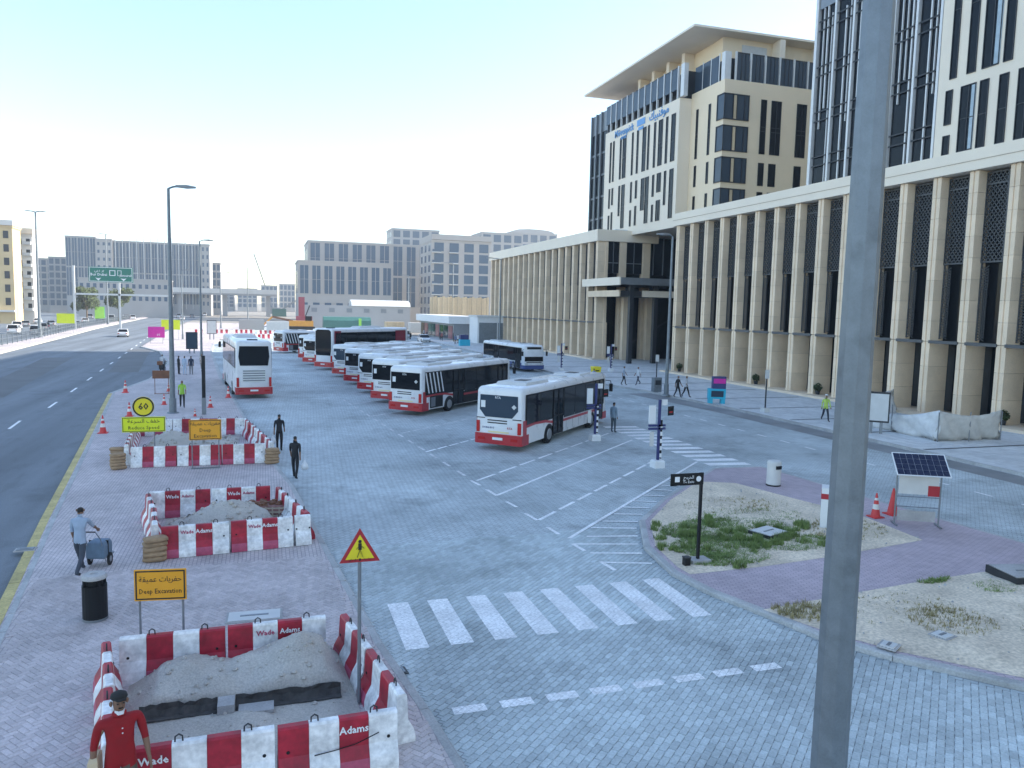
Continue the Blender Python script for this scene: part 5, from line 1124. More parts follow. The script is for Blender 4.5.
sol = thing('solar_sign', 'portable works sign with dark blue solar panel on top at the island edge', 'sign', (20.0,19.1,.124), R(-28))
for s_ in (-1, 1):
    MB().tube([(s_*.66, 0, .0), (s_*.66, 0, 1.8)], .028, 8).build('leg', M['metal_mid'], sol); MB().tube([(s_*.66, -.3, .03), (s_*.66, .3, .03)], .028, 8).build('foot', M['metal_mid'], sol)
q = MB(); q.box(-.8, .8, -.48, .48, 0, .035); q.xf(Matrix.Translation((0, -.05, 1.98)) @ Matrix.Rotation(R(38), 4, 'X')); pn = q.build('solar_panel', M['white'], sol)
for i in range(8):
    for j in range(4): q = MB(); q.box(-.77+i*.1925, -.585+i*.1925, -.45+j*.225, -.232+j*.225, .036, .04); q.xf(Matrix.Translation((0, -.05, 1.98)) @ Matrix.Rotation(R(38), 4, 'X')); q.build('solar_cell', M['solar'], pn)
MB().box(-.6, .6, -.02, .02, 1.02, 1.62).build('notice', M['off_white'], sol); MB().box(.28, .62, -.035, -.021, .98, 1.32).build('red_notice', M['sign_red'], sol); MB().box(-.6, .55, -.02, .02, .14, .48).build('lower_board', M['concrete'], sol)
for z_ in (.6, .93): MB().tube([(-.66, 0, z_), (.66, 0, z_)], .016, 6).build('crossbar', M['metal_mid'], sol)
CONE = None
def cone(label, x, y, z, sc=1.0, m='cone', rz=0):
    t = thing('traffic_cone', label, 'traffic cone', (x, y, z), rz, 'traffic cones'); t.scale = (sc, sc, sc)
    b_ = MB(); b_.box(-.2, .2, -.2, .2, 0, .035); b_.build('base', M['black'] if m == 'black' else M[m], t); MB().frus((0, 0), .15, .11, .035, .28, 16).build('lower_cone', M[m], t)
    MB().frus((0, 0), .1105, .083, .28, .45, 16).build('reflective_band', M['cone_pale'] if m != 'plain' else M['cone'], t); MB().frus((0, 0), .083, .062, .45, .58, 16).build('upper_cone', M[m], t); MB().frus((0, 0), .0625, .048, .58, .66, 16).build('reflective_band', M['cone_pale'], t); MB().frus((0, 0), .048, .022, .66, .82, 16).build('tip', M[m], t)
    return t
cone('dark banded traffic cone left of the solar works sign', 19.45, 20.25, .124, 1.0, 'cone'); pc = thing('traffic_cone', 'plain pinkish red cone right behind the solar works sign', 'traffic cone', (20.3,20.4,.124), 0, 'traffic cones'); MB().box(-.22, .22, -.22, .22, 0, .035).build('base', M['cone'], pc); MB().frus((0, 0), .17, .03, .035, .9, 16).build('cone_body', M['cone'], pc)
for (x, y, s_, lb_) in ((-9.6,61.2,1.1,'at the highway corner, farthest of the left cones'),(-7.45,48.6,1,'behind the lime sign board'),(-7.75,42.6,1.1,'alone by the yellow kerb left of the lime sign'),(-6.2,53.8,.85,'just left of the worker in the green vest'),(-3.3,52,.9,'at the foot of the black totem'),(-2.45,57.3,1,'on the kerb behind the coach'),(-3.9,48.1,.55,'small, between the lamp post and totem'),(-6.8,61.8,.8,'under the brown works board')): cone('red and white traffic cone '+lb_, x, y, .12, s_)
lbx = thing('light_box', 'slim white information box with red top band behind the grey pole', 'sign', (16.9,19.7,.124), R(50)); MB().box(-.3, .3, -.12, .12, 0, 1.3).build('case', M['white'], lbx); MB().box(-.31, .31, -.13, .13, .95, 1.12).build('red_band', M['sign_red'], lbx)
tot = thing('totem', 'narrow black totem post on the walkway near the vest worker', 'totem', (-3.45,48.8,.12)); MB().box(-.12, .12, -.08, .08, 0, 1.0).build('base', M['metal_mid'], tot); MB().box(-.1, .1, -.06, .06, 1.0, 3.5).build('post', M['black'], tot)
nb = thing('news_box', 'cyan and navy newspaper box on the building pavement', 'news box', (31.95,49.4,.14), R(-20)); MB().box(-.62, .62, -.3, .3, .35, 1.1).build('lower_case', M['cyan'], nb)
for s_ in (-1, 1): MB().box(s_*.45-.14, s_*.45+.14, -.28, .28, 0, .35).build('leg', M['cyan'], nb)
MB().box(-.35, .62, -.25, .25, 1.1, 2.0).build('upper_case', M['navy'], nb); MB().box(-.3, .58, -.27, -.251, 1.5, 1.85).build('poster', M['magenta'], nb); MB().box(-.45, .45, -.315, -.301, .5, .95).build('window', M['bglass'], nb)
yb_ = thing('grit_bin', 'yellow box on the entrance pavement behind the nearest bus', 'box', (31.0,69.2,.14)); q = MB(); q.ring([[(-.4*k,-.35*k,z_),(.4*k,-.35*k,z_),(.4*k,.35*k,z_),(-.4*k,.35*k,z_)] for z_, k in ((0,.85),(1.0,1),(1.05,1.08),(1.12,1.08),(1.2,.9))]); q.build('body', M['yellow'], yb_); MB().box(-.2, .2, -.37, -.34, .75, .85).build('handle', M['black'], yb_)
yb2 = dup(yb_, (30.6,103,.14), 0, 'yellow box by the white kiosk left of the blue and white bus')
for x, y, lb_ in ((32.6,44.4,'slim sign post with pale base right of the cyan news box'), (33.0,60.6,'slim sign post with round head near the entrance lamp')):
    t = thing('sign_post', lb_, 'sign post', (x, y, .14)); MB().frus((0, 0), .05, .05, 0, 2.9, 10).build('post', M['metal_dark'], t); MB().box(-.22, .22, -.22, .22, 0, .3).build('base', M['off_white'], t); MB().box(-.16, .16, -.06, -.03, 2.3, 2.9).build('head', M['off_white'], t)
tb = thing('water_dispenser', 'waist-high steel stand beside the entrance lamp post', 'dispenser', (29.9,56.3,.0)); tb.location = (31.2,57.2,.14); MB().box(-.35, .35, -.25, .25, 0, 1.2).build('case', M['galv'], tb); MB().box(-.25, .25, -.27, -.251, .6, 1.0).build('panel', M['metal_dark'], tb)
# tarpaulin screen
tp_ = thing('tarpaulin_screen', 'sagging grey tarpaulin screen against the stone columns', 'screen')
def cloth(pts, hts, name, parent, m):
    ps = resample(pts, .25); n = len(ps); q = MB(); vs = []
    for i, p in enumerate(ps):
        u = i/(n-1); h = hts(u)
        d = (ps[min(i+1, n-1)]-ps[max(i-1, 0)]).normalized(); nn = Vector((-d.y, d.x))
        for k in range(7):
            o_ = .16*math.sin(u*17+k*.9)*(1-k/7.5)+.07*math.sin(u*41+k*1.9)+.25*(1-k/6)**2; vs.append((p.x+nn.x*o_, p.y+nn.y*o_, .145+h*k/6))
    q.add(vs, [(i*7+k, (i+1)*7+k, (i+1)*7+k+1, i*7+k+1) for i in range(n-1) for k in range(6)])
    o = q.build(name, m, parent, True); md = o.modifiers.new('thickness', 'SOLIDIFY'); md.thickness = .012; return o
cloth([(42.3,43.2),(38.5,41.5),(35.2,39.3)], lambda u: 1.6-.25*math.sin(u*math.pi), 'cloth', tp_, M['tarp']); cloth([(35.2,39.3),(34.8,35.5),(34.65,32.1)], lambda u: 1.6-.62*math.sin(u*math.pi)+.12*u, 'cloth', tp_, M['tarp']); cloth([(34.65,32.1),(36.7,31.95),(38.9,31.9)], lambda u: 1.7-.3*math.sin(u*math.pi), 'cloth', tp_, mat('beige_tarpaulin', (.56,.54,.50), .75, var=.12, scale=3, bump=.2, bscale=12))
for x, y in ((42.3,43.2),(38.5,41.5),(35.2,39.3),(34.8,35.5),(34.65,32.1),(36.7,31.95),(38.9,31.9)): MB().frus((x, y), .03, .03, .14, 1.75, 8).build('stake', M['metal_mid'], tp_)
# inspection lids, plates and concrete boxes
def lid(label, x, y, z, sx, sy, h, rz, m='concrete', top='off_white', name='inspection_cover'):
    t = thing(name, label, 'cover', (x, y, z), R(rz)); MB().box(-sx/2, sx/2, -sy/2, sy/2, 0, h).build('frame', M[m], t); MB().box(-sx/2+.05, sx/2-.05, -sy/2+.05, sy/2-.05, h, h+.02).build('lid', M[top], t); MB().box(-sx*.25, sx*.25, -.03, .03, h+.02, h+.03).build('handle', M['metal_mid'], t)
lid('raised concrete cover in the grass of the island', 14.5, 19.25, .13, .95, .8, .14, 20, 'metal_dark'); lid('open concrete chamber on the sand at the right edge, farther one', 18.9, 14.3, .13, 1.7, 1.1, .2, -12, 'metal_dark', 'concrete'); lid('dark edged concrete slab at the right edge, nearer one', 18.0, 12.2, .13, 1.0, .9, .15, -12, 'metal_dark', 'concrete')
lid('small pale cover on the sand near the kerb', 13.5, 12.0, .16, .42, .4, .03, 15); lid('small flat plate at the kerb near the grey pole', 12.0, 11.9, .16, .4, .36, .03, 30); lid('large pale cover plate behind the nearest pit', -.25, 16.75, .125, 1.15, .6, .02, -2, 'concrete', 'off_white'); lid('small drain grate on the yellow kerb left of the man with the cart', -6.1, 22.9, .118, .5, .32, .022, 0, 'concrete', 'metal_mid'); lid('drain grate at the walkway kerb beside the crosswalk', 2.32, 13.7, .012, .34, .3, .012, 8, 'metal_dark', 'metal_mid')
# ------------------------------------------------------------------ people
def cloth_mat(c): return mat('cloth_%02x%02x%02x' % tuple(int(v*255) for v in c), c, .85, var=.12, scale=6, bump=.15, bscale=90)
BODY = {}
def body_mesh(key, stride, arms, lean, long_sleeve, fingers, bulk):
    """one continuous skinned surface, facing +Y; regions are tagged by the nearest bone"""
    V = []; E = []; Rd = []; T = []
    def v(p, r_, ry=None): V.append(Vector(p)); Rd.append((r_, ry or r_)); return len(V)-1
    def e(a, b, tg): E.append((a, b)); T.append(tg)
    ly = lambda z: math.tan(R(lean))*max(0, z-.95)
    pv = v((0, 0, .95), .14*bulk, .105*bulk); sp = v((0, ly(1.15), 1.15), .135*bulk, .10*bulk); chs = v((0, ly(1.36), 1.36), .155*bulk, .105*bulk); e(pv, sp, 'shirt'); e(sp, chs, 'shirt')
    nk = v((0, ly(1.50)+.005, 1.485), .055); hb = v((0, ly(1.55)+.02, 1.56), .062, .07); hc = v((0, ly(1.64)+.025, 1.645), .078, .094); ht = v((0, ly(1.72)+.015, 1.715), .062, .075)
    e(chs, nk, 'shirt'); e(nk, hb, 'skin'); e(hb, hc, 'head'); e(hc, ht, 'head')
    for s_, st in ((-1, stride), (1, -stride)):
        hp = v((s_*.085, 0, .90), .092*bulk, .1*bulk); kn = v((s_*.1, .03+math.sin(st)*.42, .90-.42*math.cos(st)), .06, .065); back = max(0, -st)
        an = v((s_*.1, V[kn].y+math.sin(st-back*.9-.04)*.41, V[kn].z-.41*math.cos(st-back*.9)), .042, .05); to = v((V[an].x+s_*.025, V[an].y+.15, max(.035, V[an].z-.05)), .038, .03)
        e(pv, hp, 'leg'); e(hp, kn, 'leg'); e(kn, an, 'leg'); e(an, to, 'shoe')
    for s_, (sw, el, out) in ((-1, arms[0]), (1, arms[1])):
        sh = v((s_*.175*bulk, ly(1.42), 1.425), .062, .065); u = Vector((s_*math.sin(out), math.sin(sw), -math.cos(sw))).normalized(); eb = v(V[sh]+u*.28, .043)
        f = Vector((s_*math.sin(out)*.4, math.sin(sw+el), -math.cos(sw+el))).normalized(); wr = v(V[eb]+f*.24, .028, .033); hd = v(V[wr]+f*.075, .024, .038)
        e(chs, sh, 'shirt'); e(sh, eb, 'shirt'); e(eb, wr, 'shirt' if long_sleeve else 'skin'); e(wr, hd, 'skin')
        if fingers:
            side = f.cross(Vector((1, 0, 0))).normalized()
            for k, (o_, ln) in enumerate(((-.03, .075), (-.01, .09), (.01, .085), (.03, .065))):
                a_ = v(V[hd]+f*.035+side*o_, .010); b_ = v(V[a_]+f*ln*.55, .0095); c_ = v(V[b_]+(f+Vector((-s_*.6, 0, 0))).normalized()*ln*.45, .008); e(hd, a_, 'skin'); e(a_, b_, 'skin'); e(b_, c_, 'skin')
            th = v(V[wr]+f*.035+side*.04, .012); t2 = v(V[th]+(f+side*.5).normalized()*.05, .010); e(wr, th, 'skin'); e(th, t2, 'skin')
        else: fn = v(V[hd]+f*.07, .016, .028); e(hd, fn, 'skin')
    me = bpy.data.meshes.new('body_cage'); me.from_pydata(V, E, []); o = bpy.data.objects.new('tmp', me); COL.objects.link(o)
    md = o.modifiers.new('skin', 'SKIN'); md.use_smooth_shade = True; md.branch_smoothing = .6
    for i, sv in enumerate(me.skin_vertices[0].data): sv.radius = Rd[i]; sv.use_root = (i == 0)
    sb = o.modifiers.new('sub', 'SUBSURF'); sb.levels = sb.render_levels = 2 if fingers else 1
    out = bpy.data.meshes.new_from_object(o.evaluated_get(bpy.context.evaluated_depsgraph_get())); bpy.data.objects.remove(o); bpy.data.meshes.remove(me)
    tags = []
    for p in out.polygons:
        c = p.center; best = min(((c-V[a]-(V[b]-V[a])*max(0, min(1, (c-V[a]).dot(V[b]-V[a])/((V[b]-V[a]).length_squared+1e-9)))).length/(max(Rd[a])+max(Rd[b])), tg) for (a, b), tg in zip(E, T)); tg = best[1]
        if tg == 'leg' and c.z > .86: tg = 'shirt'
        if tg == 'head': tg = 'hair' if c.z > 1.70 or (c.y < V[hc].y-.005 and c.z > 1.60) else 'skin'
        tags.append({'skin': 0, 'hair': 1, 'shirt': 2, 'leg': 3, 'shoe': 4}[tg])
    zmin = min(q.co.z for q in out.vertices); 
    for q in out.vertices: q.co.z -= zmin
    out.polygons.foreach_set('use_smooth', [True]*len(out.polygons))
    return out, tags, V[hc].copy()-Vector((0, 0, zmin))
def person(label, x, y, z, heading, shirt, legs, shoe=(.03,.03,.03), stride=.0, arms=((0,.25,.12),(0,.25,.12)), lean=0, long_sleeve=False, fingers=False, sc=1.0, bulk=1.0, vest=None, cap=None, mask=False, hair='hair'):
    key = (stride, arms, lean, long_sleeve, fingers, bulk)
    if key not in BODY: BODY[key] = body_mesh(key, *key)
    src, tags, hc = BODY[key]; me = src.copy(); me.materials.clear()
    for m in (M['skin'], M[hair], cloth_mat(vest or shirt), cloth_mat(legs), cloth_mat(shoe)): me.materials.append(m)
    me.polygons.foreach_set('material_index', tags)
    t = thing('person', label, 'person', (x, y, z), -R(heading), 'people'); t.scale = (sc, sc, sc); put('body', me, t)
    q = MB(); cx, cy, cz = hc
    q.ring([[(cx+sx*k, cy+.085+d, cz-.015+z_) for sx, z_ in ((-.012,0),(.012,0),(0,.04))] for k, d in ((1, 0), (.6, .025))]); q.build('nose', M['skin'], t)
    if cap:
        q = MB(); q.lathe((cx, cy-.005, cz), [(.088, .050), (.096, .062), (.086, .098), (.05, .120), (.01, .127)], 16); 
        q.ring([[(cx-.075, cy+.05, cz+.055), (cx+.075, cy+.05, cz+.055), (cx+.075, cy+.05, cz+.068), (cx-.075, cy+.05, cz+.068)], [(cx-.04, cy+.13, cz+.055), (cx+.04, cy+.13, cz+.055), (cx+.04, cy+.13, cz+.063), (cx-.04, cy+.13, cz+.063)]]); q.build('cap', cloth_mat(cap), t, True)
    if fingers:
        for s_ in (-1, 1): MB().lathe((cx+s_*.033, cy+.083, cz+.012), [(.003, -.008), (.011, -.004), (.011, .004), (.003, .008)], 8).build('eye', M['ink'], t); MB().lathe((cx+s_*.088, cy-.005, cz-.005), [(.006, -.035), (.018, -.015), (.02, .012), (.008, .03)], 8).build('ear', M['skin'], t)
        MB().box(cx-.025, cx+.025, cy+.07, cy+.09, cz-.05, cz-.042).build('mouth', M['hair'], t)
    if mask:
        for k in range(2): MB().lathe((.0, .125*bulk+.0, 1.36-k*.06), [(.002,-.008),(.009,-.004),(.009,.004),(.002,.008)], 8).build('button', M['white'], t)
        q = MB(); q.lathe((cx, cy-.012, cz-.165), [(.075,0),(.082,.02),(.07,.045),(.06,.05)], 14); q.build('collar', cloth_mat(shirt), t, True)
        q = MB(); q.ring([[(cx+.055*sx, cy+.055+dy, cz-.10+z_) for sx, dy in ((-1,-.04),(-.5,.02),(.5,.02),(1,-.04))] for z_ in (-.03, -.005, .015)], closed=False, caps=False); o = q.build('face_mask', M['white'], t); md = o.modifiers.new('thickness', 'SOLIDIFY'); md.thickness = .008
    return t
SH = ((.35,.25,.1), (-.3,.25,.1)); SH2 = ((-.3,.25,.1), (.35,.25,.1)); ST = ((0,.2,.1), (0,.2,.1)); CARRY = ((.1,.05,.12), (-.1,.15,.12))
blk = (.014,.015,.018); navyc = (.03,.04,.07)
person('man in a red polo shirt and dark cap in the foreground by the nearest pit', -1.76, 10.14, WZ, 158, (.28,.008,.012), (.10,.08,.06), fingers=True, arms=((.12,.25,.2),(-.12,.25,.2)), stride=.18, cap=(.02,.02,.02), mask=True, sc=1.05, bulk=1.24)
q = thing('shoulder_bag', 'tan bag hanging at the side of the man in red', 'bag', (-2.04,10.12,WZ+.75)); q2 = MB(); q2.ring([[(-.06*k,-.15*k,z_),(.06*k,-.15*k,z_),(.06*k,.15*k,z_),(-.06*k,.15*k,z_)] for z_, k in ((0,.8),(.06,1),(.28,.95),(.32,.7))]); q2.build('body', M['tan_hoard'], q); MB().tube([(0,.1,.3),(.05,.08,.5),(.14,.02,.66)], .012, 6).build('strap', M['sack'], q)
person('man in a pale blue shirt pushing a loaded hand cart on the walkway', -4.30, 20.45, WZ, 12, (.33,.40,.50), (.055,.065,.085), fingers=True, arms=((.1,.3,.1),(.75,.25,.12)), stride=.42, lean=6, sc=1.0)
ct = thing('hand_cart', 'small two-wheeled hand cart pushed by the man in pale blue', 'cart', (-4.02,20.98,WZ), R(-14)); ct.scale = (.8, .85, 1.02)
MB().tube([(-.22,-.55,1.0),(-.22,-.25,.75),(-.22,.05,.12)], .014, 6).build('handle', M['metal_mid'], ct); MB().tube([(.22,-.55,1.0),(.22,-.25,.75),(.22,.05,.12)], .014, 6).build('handle', M['metal_mid'], ct)
MB().tube([(-.22,-.55,1.0),(.22,-.55,1.0)], .016, 6).build('grip', M['black'], ct); MB().box(-.28, .28, -.12, .5, .22, .26).build('tray', M['metal_mid'], ct)
for s_ in (-1, 1): w_ = MB().wheel((s_*.3, .15, .16), .16, .06, 16).build('wheel', M['rubber'], ct); MB().wheel((s_*.3, .15, .16), .08, .07, 10).build('rim', M['rim'], w_)
bx_ = thing('blue_bundle', 'grey-blue bundle riding on the hand cart', 'bundle', (-4.0,21.06,WZ+.225), R(-14)); bx_.scale = (.75, .8, .8); q = MB(); q.ring([[(-.3*k,-.28*k,z_),(.3*k,-.28*k,z_),(.3*k,.3*k,z_),(-.3*k,.3*k,z_)] for z_, k in ((0,.9),(.05,1),(.4,1),(.52,.85),(.55,.5))]); bevel(q.build('body', cloth_mat((.14,.20,.27)), bx_), .04); MB().box(-.31, .31, -.02, .02, 0, .53).build('strap', M['black'], bx_)
person('man in black carrying a white bag, nearer of the two walking away', 1.1, 30.6, .01, 15, blk, blk, stride=.3, arms=SH); person('man in black walking away, farther of the two, beside the far pit', .62, 36.7, .01, 5, blk, blk, stride=.2, arms=SH2)
for x, y, lb_ in ((1.46,30.6,'white plastic bag carried by the nearer man in black'), (.34,36.7,'white plastic bag carried by the farther man in black')):
    t = thing('carrier_bag', lb_, 'bag', (x, y, .35)); q = MB(); q.ring([[(-.13*k,-.07*k,z_),(.13*k,-.07*k,z_),(.13*k,.07*k,z_),(-.13*k,.07*k,z_)] for z_, k in ((0,.6),(.08,1.1),(.2,.95),(.3,.4),(.38,.2))]); q.build('body', M['white'], t, True); MB().tube([(-.03,0,.36),(0,0,.5),(.03,0,.36)], .008, 5).build('handle', M['white'], t)
person('worker in a lime green vest walking on the walkway by the tall lamp', -4.98, 52.4, .12, 175, (.3,.6,.1), blk, vest=(.35,.62,.08), stride=.2, arms=SH)
person('person in dark clothes, left of the group behind the lamp post', -7.5, 76.2, .12, 60, blk, blk, long_sleeve=True, arms=ST); person('person in pale long clothing, middle of the group on the walkway', -6.95, 75.7, .12, 20, (.42,.50,.60), (.42,.50,.60), long_sleeve=True, arms=ST); person('person with a dark backpack, right of the group on the walkway', -6.4, 75.8, .12, 0, navyc, (.2,.2,.2), arms=ST)
person('person in a pale top beside the second tall lamp post', -5.7, 79, .12, 200, (.5,.42,.38), (.25,.22,.2), arms=SH, stride=.2)
person('rider in a white shirt sitting on the parked scooter by the works board', -9.1, 78.0, .12, 10, (.55,.56,.58), blk, arms=((.5,.5,.1),(.5,.5,.1)), lean=8)
sc_ = thing('scooter', 'small motor scooter under the rider by the works board', 'scooter', (-9.1,78.4,.12), R(-10)); q = MB(); q.xprism([(-.6,.35),(-.1,.25),(.25,.25),(.45,.9),(.35,.95),(.15,.4),(-.1,.75),(-.65,.8)], -.14, .14); q.build('body', M['metal_dark'], sc_)
for y in (-.5, .6): w_ = MB().wheel((0, y, .25), .25, .1, 14).build('wheel', M['rubber'], sc_); MB().wheel((0, y, .25), .14, .11, 10).build('rim', M['rim'], w_)
MB().tube([(-.3,.4,1.0),(.3,.4,1.0)], .02, 6).build('handlebar', M['black'], sc_); MB().box(-.2, .2, -.95, -.6, .75, 1.1).build('top_box', M['rust'], sc_)
person('man in grey-blue standing on the second crosswalk by the nearest bus', 18.6, 38.9, .01, 60, (.20,.27,.33), (.06,.08,.10), long_sleeve=True, arms=ST)
person('person in pale shirt carrying a dark bag, left of the pair on the entrance pavement', 31.0, 63.0, .14, 120, (.40,.46,.55), blk, stride=.2, arms=SH); person('person in white shirt striding, right of the pair on the entrance pavement', 32.4, 62.9, .14, 250, (.58,.60,.62), (.06,.06,.08), stride=.4, arms=SH2)
person('person in all black walking beside the entrance lamp post', 31.0, 53.4, .14, 150, blk, blk, stride=.25, arms=SH); person('person in white top and black trousers beside the person in black', 31.75, 53.4, .14, 150, (.55,.56,.58), blk, stride=.3, arms=SH2)
person('person in white standing at the entrance by the bus stop pole', 39.6, 84, .14, 190, (.6,.6,.6), (.25,.25,.25), arms=ST); person('worker in a lime vest and white helmet on the building pavement', 33.9, 40.0, .14, 200, (.45,.6,.12), (.03,.035,.05), vest=(.45,.60,.12), stride=.35, arms=SH, cap=(.75,.75,.72), long_sleeve=True)
person('person in blue half hidden behind the roof of the nearest bus', 27.6, 62.0, .01, 30, (.22,.30,.48), navyc, arms=ST)
crowd = [(33.0,136,(.15,.2,.35)),(34.2,139,(.5,.5,.52)),(35.0,146,(.05,.05,.06)),(33.6,150,(.3,.1,.1)),(34.6,156,(.05,.06,.08)),(32.8,161,(.1,.1,.12)),(33.6,168,(.5,.5,.5)),(36.2,141,(.4,.05,.08))]
for i, (x, y, c) in enumerate(crowd): person('pedestrian on the far pavement by the kiosk, ' + ('nearest of them in blue','in a pale top behind the blue one','in black by the shop front','in dull red near the shop end','in dark clothes far along','farthest dark figure by the kerb','farthest pale figure','in red right beside the kiosk wall')[i], x, y, .14, i*57, c, blk, stride=.2 if i % 2 else .0, arms=SH if i % 2 else ST, long_sleeve=True)
# ------------------------------------------------------------------ far clutter: kiosks, hoardings, construction site
kk = thing('kiosk', 'white roller-shutter kiosk block before the finned building', 'kiosk', (42,140,.14)); MB().box(-3.8, 3.9, 0, 6, 0, 4.9).build('wall', M['white'], kk); MB().box(-4.0, 4.1, -.4, 6.2, 4.9, 5.25).build('roof', M['off_white'], kk)
for i in range(2): MB().box(-3.5+i*3.7, .0+i*3.5, -.06, -.01, .1, 3.9).build('shutter', M['galv'], kk)
ks = thing('shop_row', 'long low shop row with white roof beyond the kiosk', 'shop', (37.5,150,.14)); MB().box(-1.5, 4, 0, 34, 0, 3.4).build('wall', M['metal_mid'], ks); MB().box(-2.6, 4.2, -.4, 34.3, 3.4, 4.9).build('roof', M['white'], ks)
for i in range(8): MB().box(-1.58, -1.51, 1+i*4.1, 4.4+i*4.1, .3, 2.9).build('shop_window', M['dglass'] if i % 3 else M['maroon'], ks)
cr_ = thing('crate_stand', 'blue crate stand on the pavement before the kiosk', 'stand', (33.4,131,.14)); MB().box(-.9, .9, -.6, .6, 0, 1.1).build('lower_crate', M['cyan'], cr_); MB().box(-.8, .6, -.5, .5, 1.1, 1.9).build('upper_crate', M['navy'], cr_)
hr = thing('hoarding', 'tan ribbed hoarding beyond the finned building', 'hoarding', (47,190,0))
for i in range(24): MB().box(-7.6+i*.64, -7.02+i*.64, (-.12 if i % 2 else 0), .15, 4.7, 9.2+.15*(i % 3)).build('panel', M['tan_hoard'], hr)
MB().box(-7.7, 7.9, .16, .4, 0, 5.0).build('base_wall', M['metal_mid'], hr)
sw_ = thing('site_wall', 'long pale site cabin wall in front of the glass-bay block', 'wall', (26,230,0)); MB().box(-15.5, 15.7, 0, 8, 0, 6.6).build('wall', M['far_grey'], sw_); MB().xprism([(-.3,6.6),(8.3,6.6),(7,7.8),(4,8.4),(1,7.8)], -1.6, 15.8).build('roof', M['off_white'], sw_)
for i in range(6): MB().box(-13+i*5, -11.4+i*5, -.06, -.01, 4.6, 5.8).build('window', M['metal_mid'], sw_)
ex = thing('excavator', 'orange excavator with raised arm beyond the bus row', 'excavator', (9,205,0)); MB().box(-3, 3, -1.5, 1.5, 1.1, 2.5).build('body', M['mach_orange'], ex); MB().box(1.0, 2.6, -1.4, .2, 2.5, 3.7).build('cab', M['bus_glass'], ex); MB().box(-3.4, 3.4, -1.6, -.9, .0, 1.0).build('track', M['rubber'], ex); MB().box(-3.4, 3.4, .9, 1.6, 0, 1.0).build('track', M['rubber'], ex); MB().bar((-2, -.2, 2.4), (-7, -.2, 3.4), .5).build('boom', M['rust'], ex); MB().bar((-7, -.2, 3.4), (-9.5, -.2, 1.0), .4).build('arm', M['mach_orange'], ex); MB().box(-10, -9.1, -.6, .3, .2, 1.1).build('bucket', M['metal_dark'], ex)
rg = thing('piling_rig', 'dark red upright piling rig mast behind the excavator', 'rig', (9.9,222,0)); MB().box(-.8, .8, -.8, .8, 2.2, 8.7).build('mast', M['mach_red'], rg); MB().box(-1.5, 2.8, -1.5, 1.5, .9, 3.4).build('body', M['mach_red'], rg); MB().box(-2, 3, -1.7, 1.7, 0, .9).build('track', M['rubber'], rg); MB().bar((.9, 0, 3), (2.2, 0, 6.4), .3).build('strut', M['metal_dark'], rg)
st_ = thing('covered_stack', 'long stack under teal sheeting beyond the bus row', 'stack', (21,212,0)); q = MB(); q.xprism([(-2,0),(-1.9,2.6),(-1,3.5),(1,3.6),(1.9,2.8),(2,0)], -6, 6.5); q.build('sheeting', M['teal'], st_); MB().box(3.2, 3.9, -2.05, -1.8, 0, 3.2).build('strap', M['lgreen'], st_)
for i, (x, y, w_, m, lb_) in enumerate(((33,205,5,'tan_hoard','tan site container right of the teal stack'),(38.5,200,5,'off_white','white site container at the right end of the site'),(3,188,5,'off_white','white site container left of the excavator'),(-3,205,6,'far_beige','beige site container near the far lamp'))):
    t = thing('site_container', lb_, 'container', (x, y, 0)); MB().box(-w_/2, w_/2, -1.2, 1.2, 0, 2.6).build('body', M[m], t)
    for k in range(int(w_*2.5)): MB().box(-w_/2+.2+k*.4, -w_/2+.35+k*.4, -1.25, -1.2, .1, 2.5).build('rib', M[m], t)
for i in range(9): barrier((-7+i*2.2,152+i*1.3), (-5.1+i*2.2,152.4+i*1.3), 'far striped barrier, '+('first','second','third','fourth','fifth','sixth','seventh','eighth','ninth')[i]+' from the left in the line behind the coach', 'r' if i % 2 else 'w', loops=False, z=.0, group='far line of striped barriers')
for i in range(8): barrier((-14+i*2.5,176+i*.5), (-12+i*2.5,176.3+i*.5), 'far sunlit barrier, '+('first','second','third','fourth','fifth','sixth','seventh','eighth')[i]+' from the left in the farther line across the walkway', 'w' if i % 2 else 'r', loops=False, z=.12 if i < 5 else 0, group='farther line of striped barriers')
cr2 = thing('tower_crane', 'faint mobile crane with slanting lattice boom on the skyline', 'crane', (8,420,0)); MB().bar((0, 0, 3), (22, 0, 18), .8).build('boom', M['metal_mid'], cr2); MB().box(-4, 3, -2, 2, 0, 4).build('body', M['teal'], cr2); MB().bar((22, 0, 18), (22, 0, 6), .2).build('cable', M['metal_dark'], cr2)
cr3 = thing('tower_crane', 'faint thin crane boom leaning left above the far lamps', 'crane', (6,520,0)); MB().bar((0, 0, 2), (-12, 0, 38), .7).build('boom', M['metal_mid'], cr3); MB().box(-3, 4, -2, 2, 0, 4).build('body', M['metal_mid'], cr3)
# railing between highway and service road
rl = thing('railing', 'grey mesh railing along the verge at the far left', 'railing')
rp = resample([(-34.2,106),(-36.4,147),(-40.6,200),(-45,300)], 3.0); pm = MB().box(-.06, .06, -.06, .06, 0, 1.6).mesh('post', M['galv'])
for p in rp: put('post', pm, rl, (p.x+.4, p.y, .12))
for a, b in zip(rp, rp[1:]):
    q = MB()
    for z_ in (.3, .9, 1.5): q.bar((a.x+.4, a.y, .12+z_), (b.x+.4, b.y, .12+z_), .05)
    for k in range(1, 10): q.bar((a.x+.4+(b.x-a.x)*k/10, a.y+(b.y-a.y)*k/10, .42), (a.x+.4+(b.x-a.x)*k/10, a.y+(b.y-a.y)*k/10, 1.62), .025)
    q.build('rail_panel', M['galv'], rl)
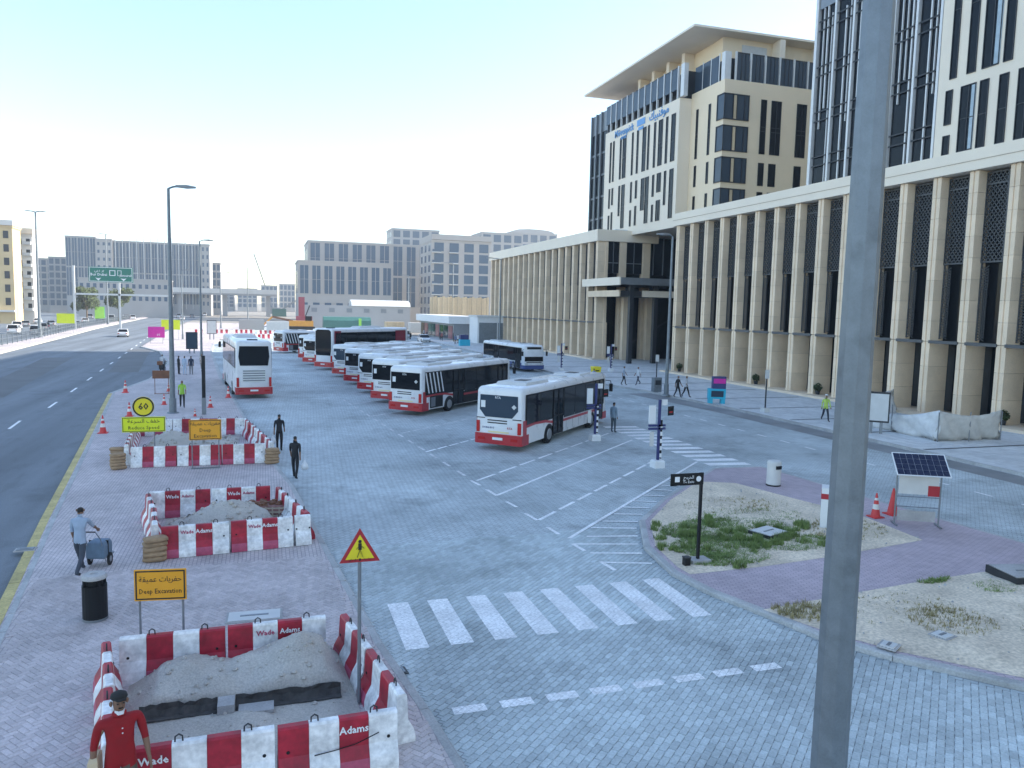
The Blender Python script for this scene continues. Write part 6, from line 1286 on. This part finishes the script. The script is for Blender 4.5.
# trees
def tree(label, x, y, h, cr, n, seed):
    rn = random.Random(seed); t = thing('tree', label, 'tree', (x, y, 0), 0, 'trees on the service road'); q = MB(); q.tube([(0,0,0),(.1,0,h*.25),(.0,.1,h*.45),(.1,0,h*.7)], [.28,.22,.16,.06], 8)
    cl = []
    for k in range(9):
        a = k*2.4; rr = cr*rn.uniform(.35,.8); p = (rr*math.cos(a), rr*math.sin(a), h*rn.uniform(.42,.85)); cl.append((p, cr*rn.uniform(.35,.55))); q.tube([(0,.05,h*.35),(p[0]*.5,p[1]*.5,(h*.35+p[2])/2+.2),p], [.11,.07,.03], 6)
    q.build('trunk', M['bark'], t); c = MB()
    for k in range(n):
        p, r_ = rn.choice(cl); d = Vector((rn.gauss(0,1), rn.gauss(0,1), rn.gauss(0,.8))).normalized()*r_*rn.random()**.4; o_ = Vector(p)+d; u = Vector((rn.gauss(0,1), rn.gauss(0,1), rn.gauss(0,1))).normalized(); v_ = u.orthogonal().normalized(); s_ = rn.uniform(.25,.5)
        c.add([o_-u*s_, o_+v_*s_*.5, o_+u*s_, o_-v_*s_*.5], [(0,1,2,3)])
    c.build('crown', M['leaf'], t)
tree('green street tree left of the sign gantry middle post', -49.8, 255, 11, 3.6, 2600, 1); tree('green street tree right below the green highway sign', -42.9, 265, 10.8, 3.9, 2800, 2); tree('small dark tree beside the grey hazy apartment block', -88, 330, 9, 3, 1500, 3)
for i, (x, y) in enumerate(((42.2,74.3),(42.2,60.4),(42.2,52),(42.2,46.3),(42.2,35.2))):
    t = thing('potted_plant', 'dark potted shrub between the stone columns, ' + ('nearest the entrance','second from the entrance','third from the entrance','fourth from the entrance','beside the tarpaulin screen')[i], 'plant', (x+1.2, y+.3, .33)); MB().frus((0,0), .15, .2, 0, .3, 12).build('pot', M['metal_dark'], t); c = MB(); rn = random.Random(i)
    for k in range(260):
        d = Vector((rn.gauss(0,1), rn.gauss(0,1), rn.gauss(0,1))).normalized()*.34*rn.random()**.4; o_ = d+Vector((0,0,.6)); u = Vector((rn.gauss(0,1), rn.gauss(0,1), rn.gauss(0,1))).normalized(); v_ = u.orthogonal(); v_.normalize(); c.add([o_-u*.1, o_+v_*.05, o_+u*.1, o_-v_*.05], [(0,1,2,3)])
    c.build('foliage', M['leaf'], t)
# ------------------------------------------------------------------ hazy air
hz = MB().box(-420, 520, -60, 800, -1.2, 62).build('haze', []) if 0 else None
q = MB().box(-420, 520, -60, 800, -1.2, 62); hm = bpy.data.materials.new('haze_air'); hm.use_nodes = True; n = hm.node_tree.nodes; n.clear()
ho = n.new('ShaderNodeOutputMaterial'); pv_ = n.new('ShaderNodeVolumePrincipled'); pv_.inputs['Color'].default_value = (.93,.95,.97,1); pv_.inputs['Density'].default_value = .00045; pv_.inputs['Anisotropy'].default_value = .3
hm.node_tree.links.new(pv_.outputs[0], ho.inputs['Volume'])
tag(q.build('haze', hm), 'pale warm haze hanging over the whole street', 'haze', kind='stuff')
